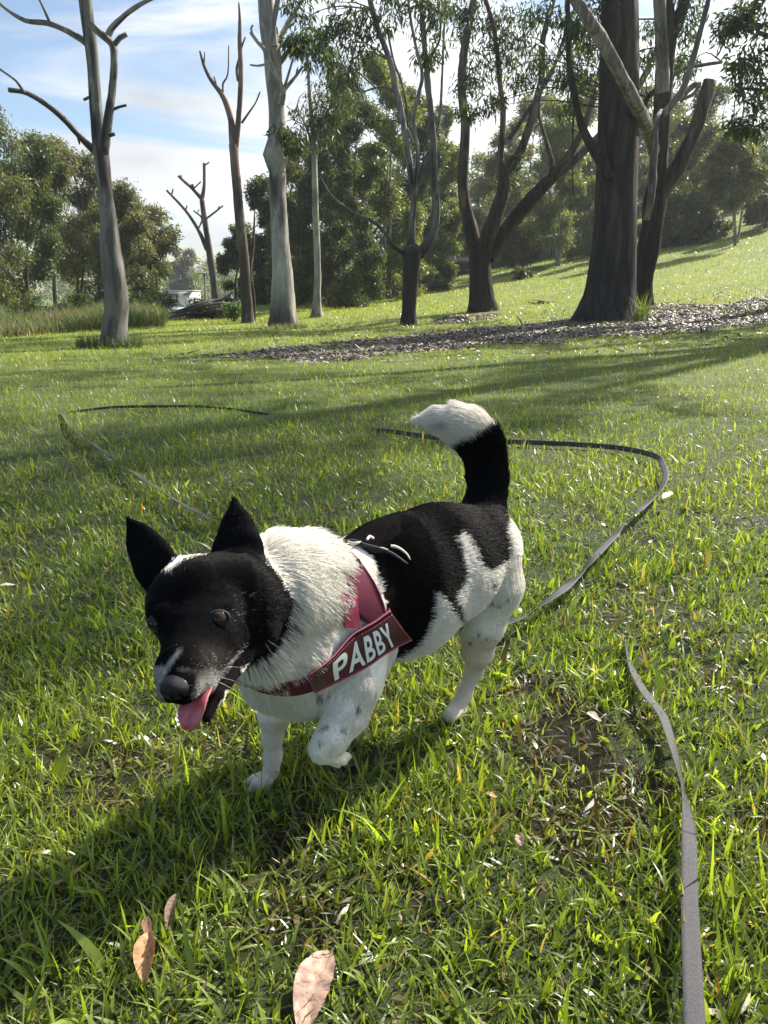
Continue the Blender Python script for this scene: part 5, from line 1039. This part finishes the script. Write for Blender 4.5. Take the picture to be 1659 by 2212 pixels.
def parked_car():
    y = 74.; b = at(492, 655, y); gz = max(float(Z(b[0], y)), at(492, 663, y)[2]-.1); root = empty('parked_car', (b[0], y, gz), 'pale car parked far off beyond the fallen branches', 'car'); x = b[0]
    M['car'] = material('pale_car_paint', .3, color=(.30, .31, .31), coat=.3); prof = [(-1.3, .25), (-1.3, .62), (-.95, .70), (-.6, 1.02), (.35, 1.02), (.75, .72), (1.3, .62), (1.3, .25)]
    mb = MB(); V = [(x+px_, y+dy, gz+pz) for dy in (-.6, .6) for px_, pz in prof]; n = len(prof); mb.add(V, [(i, (i+1) % n, n+(i+1) % n, n+i) for i in range(n)]); mb.F[8] = [np.array([list(range(n-1, -1, -1)), list(range(n, 2*n))])]; mb.build('body', M['car'], root, smooth=False)
    mb = MB(); mb.add([(x-.72, y-.615, gz+.72), (.5+x, y-.615, gz+.72), (x+.28, y-.615, gz+.96), (x-.52, y-.615, gz+.96)], [(0, 1, 2, 3)]); mb.build('window', M['glass'], root)
    for sx in (-.8, .8): mb = MB(); mb.tube(np.array([[x+sx, y-.64, gz+.26], [x+sx, y-.4, gz+.26]]), [.26, .26], 16, (1, 1, 1), sub=.3); mb.build('wheel', M['dark_roof'], root)
parked_car()

# ------------------------------------------------------------------ leash, fallen leaves
def ribbon(name, pts, width, label, mat, n_sub=.02, twist=None):
    """pts (px, py, height above ground, twist in degrees): flat webbing laid over the grass"""
    C = []; tw = []
    for q in pts:
        g = G(q[0], q[1]); r = ray(q[0], q[1]); zt = Z(g[0], g[1])+q[2]; t = (zt-CH)/r[2]; C.append(CAM+r*t); tw.append(q[3])
    C, tw = resample(np.array(C), np.array(tw, float), n_sub); T = np.gradient(C, axis=0); T /= np.linalg.norm(T, axis=1)[:, None]
    S = np.cross(T, [0, 0, 1.]); S /= np.linalg.norm(S, axis=1)[:, None]; Nn = np.cross(S, T); a = np.radians(tw)[:, None]
    wv = S*np.cos(a)+Nn*np.sin(a); nv = -S*np.sin(a)+Nn*np.cos(a); h = width/2; k = 5; rows = []
    for u in np.linspace(-1, 1, k): rows.append(C+wv*h*u+nv*.0007)
    for u in np.linspace(1, -1, k): rows.append(C+wv*h*u-nv*.0007)
    V = np.stack(rows, 1); m, kk = V.shape[:2]; i, j = np.meshgrid(np.arange(m-1), np.arange(kk), indexing='ij'); F = np.stack([i*kk+j, i*kk+(j+1) % kk, (i+1)*kk+(j+1) % kk, (i+1)*kk+j], -1).reshape(-1, 4)
    o = mesh(name, V.reshape(-1, 3), F, mat); tag(o, label, 'leash', 'lengths of the long leash'); return o
M['leash'] = material('leash_webbing', .5, color=(.050, .047, .053), spec=.4, bump=(700, .9, .002), noise=(650, .4, 1.8, 1)); M['leash_dark'] = material('leash_webbing_shaded_side', .7, color=(.02, .02, .024), bump=(700, .8, .001))  # second webbing is a darker copy with shade put into its colour
ribbon('leash', [(1352, 1392, .020, 70), (1368, 1450, .028, 30), (1395, 1500, .034, 10), (1430, 1545, .032, 14), (1455, 1620, .036, 40), (1475, 1700, .042, 66), (1485, 1750, .046, 40), (1489, 1830, .048, 10), (1490, 1950, .054, 4), (1494, 2060, .060, 6), (1500, 2200, .075, -4), (1506, 2330, .10, 0), (1512, 2480, .14, 0)], .0215, 'grey webbing leash running down to the bottom right of the picture', M['leash'])
ribbon('leash', [(1085, 1352, .04, 20), (1120, 1335, .045, 10), (1150, 1322, .045, 55), (1180, 1300, .045, 25), (1222, 1268, .048, -5), (1262, 1232, .045, 55), (1290, 1196, .048, 5), (1325, 1160, .045, 10), (1350, 1130, .045, 65), (1385, 1098, .048, 5), (1420, 1066, .045, 35), (1438, 1030, .048, 20), (1430, 1000, .048, 25), (1412, 984, .045, 70), (1340, 968, .030, 90), (1240, 960, .026, 90), (1120, 955, .028, 90), (1040, 953, .026, 90), (930, 944, .022, 90), (860, 934, .020, 80), (805, 928, .010, 70)], .026, 'grey webbing leash curving through the grass behind the dog\'s rump', M['leash'])
ribbon('leash', [(132, 892, .012, 20), (160, 930, .035, 40), (205, 962, .045, 20), (260, 1000, .045, 50), (310, 1035, .05, 10), (360, 1068, .05, 30), (410, 1098, .05, 10), (470, 1122, .05, 30), (560, 1145, .04, 30)], .024, 'grey webbing leash running from the far left to behind the dog\'s ears', M['leash'])
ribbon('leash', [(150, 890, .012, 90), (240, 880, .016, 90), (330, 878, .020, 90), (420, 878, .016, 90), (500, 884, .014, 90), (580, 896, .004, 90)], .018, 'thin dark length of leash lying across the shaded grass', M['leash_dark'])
M['deadleaf'] = material('dead_leaf', .55, col_attr=True, transl=.25, tint=(1.3, 1.0, .7), noise=(140, .75, 1.2, 1), bump=(260, .5, .002))
def dead_leaf(p0, p1, wpx, lift, col, label, curl=.25, t=None, name='dead_leaf'):
    def w3(q, h): r = ray(*q[:2]); t_ = (h-CH)/r[2]; return CAM+r*t_
    a = w3(p0, lift[0]); b = w3(p1, lift[1]); L = np.linalg.norm(b-a); T = (b-a)/L; S = np.cross(T, [0, 0, 1.]); S /= np.linalg.norm(S); N_ = np.cross(S, T); w = wpx/FPX*((a-CAM)@FW)/2
    n, m = 26, 9; s = np.linspace(0, 1, n); u = np.linspace(-1, 1, m); prof = np.sin(np.pi*np.clip(s, .0, 1)**.85)**.75*(1-.25*s)+.02
    V = a + s[:, None, None]*L*T + (u[None, :, None]*w*prof[:, None, None])*S + ((np.abs(u)**1.5*curl*w)[None, :, None]*prof[:, None, None] + (.05*L*np.sin(s*5)*.6)[:, None, None] + (.06*w*rng.normal(0, 1, (n, m)))[..., None])*N_ + (.04*L*np.sin(s*3.2))[:, None, None]*S
    i, j = np.meshgrid(np.arange(n-1), np.arange(m-1), indexing='ij'); F = np.stack([i*m+j, i*m+j+1, (i+1)*m+j+1, (i+1)*m+j], -1).reshape(-1, 4)
    c = np.array(col)[None, None]*(.85+.25*rng.uniform(0, 1, (n, m, 1))); c[:, m//2] *= 1.3; V0 = V.reshape(-1, 3); top = np.vstack([V0, V0-N_*.0006]); F2 = np.vstack([F, F[:, ::-1]+n*m])
    o = mesh(name, top, F2, M['deadleaf'], col=np.vstack([c.reshape(-1, 3)]*2)); tag(o, label, 'leaf', 'fallen gum leaves'); return o
dead_leaf((708, 2052), (650, 2240), 84, (.030, .018), (.55, .36, .27), 'large broad pale-brown fallen leaf at the bottom of the picture', .2)
dead_leaf((322, 2012), (312, 2128), 48, (.045, .018), (.50, .28, .13), 'folded orange-brown fallen leaf at the bottom left', .8)
dead_leaf((316, 1980), (326, 2030), 22, (.035, .04), (.22, .11, .07), 'narrow dark-red fallen leaf tip above the folded orange one', .4)
dead_leaf((382, 1930), (360, 2010), 24, (.034, .02), (.20, .13, .08), 'thin brown fallen leaf standing in the shaded grass', .6)
dead_leaf((1050, 1712), (1075, 1722), 14, (.05, .05), (.5, .3, .2), 'tiny pink-brown leaf left of the mud patch', .3)
dead_leaf((1268, 1538), (1300, 1558), 20, (.05, .045), (.55, .42, .33), 'small pale leaf at the top of the mud patch', .3)
dead_leaf((1118, 1800), (1128, 1828), 22, (.05, .04), (.55, .35, .27), 'small pink leaf at the bottom left of the mud patch', .3)
dead_leaf((1432, 1078), (1452, 1060), 20, (.06, .07), (.62, .6, .4), 'pale yellowish leaf against the far bend of the leash', .3)
dead_leaf((0, 1265), (34, 1262), 16, (.05, .05), (.6, .58, .5), 'pale grey leaf at the left edge of the grass', .3)
dead_leaf((1300, 1130), (1308, 1136), 8, (.06, .06), (.8, .8, .76), 'tiny white petal in the grass right of the tail', .1)
dead_leaf((1600, 2190), (1622, 2140), 9, (.05, .06), (.6, .52, .38), 'thin pale twig-like leaf at the bottom right', .3)

# ------------------------------------------------------------------ air
def haze():
    mb = MB(); mb.box((10, 70, 14.0), (330, 180, 42)); o = mb.build('haze', None, None, smooth=False); tag(o, 'thin pale haze in the park air', 'haze', kind='stuff')
    m = bpy.data.materials.new('haze_air'); m.use_nodes = True; nt = m.node_tree; nt.nodes.clear(); out = nt.nodes.new('ShaderNodeOutputMaterial'); v = nt.nodes.new('ShaderNodeVolumePrincipled')
    v.inputs['Density'].default_value = .0008; v.inputs['Color'].default_value = (.93, .96, 1, 1); v.inputs['Anisotropy'].default_value = .35; nt.links.new(v.outputs[0], out.inputs['Volume']); o.data.materials.append(m)
haze()
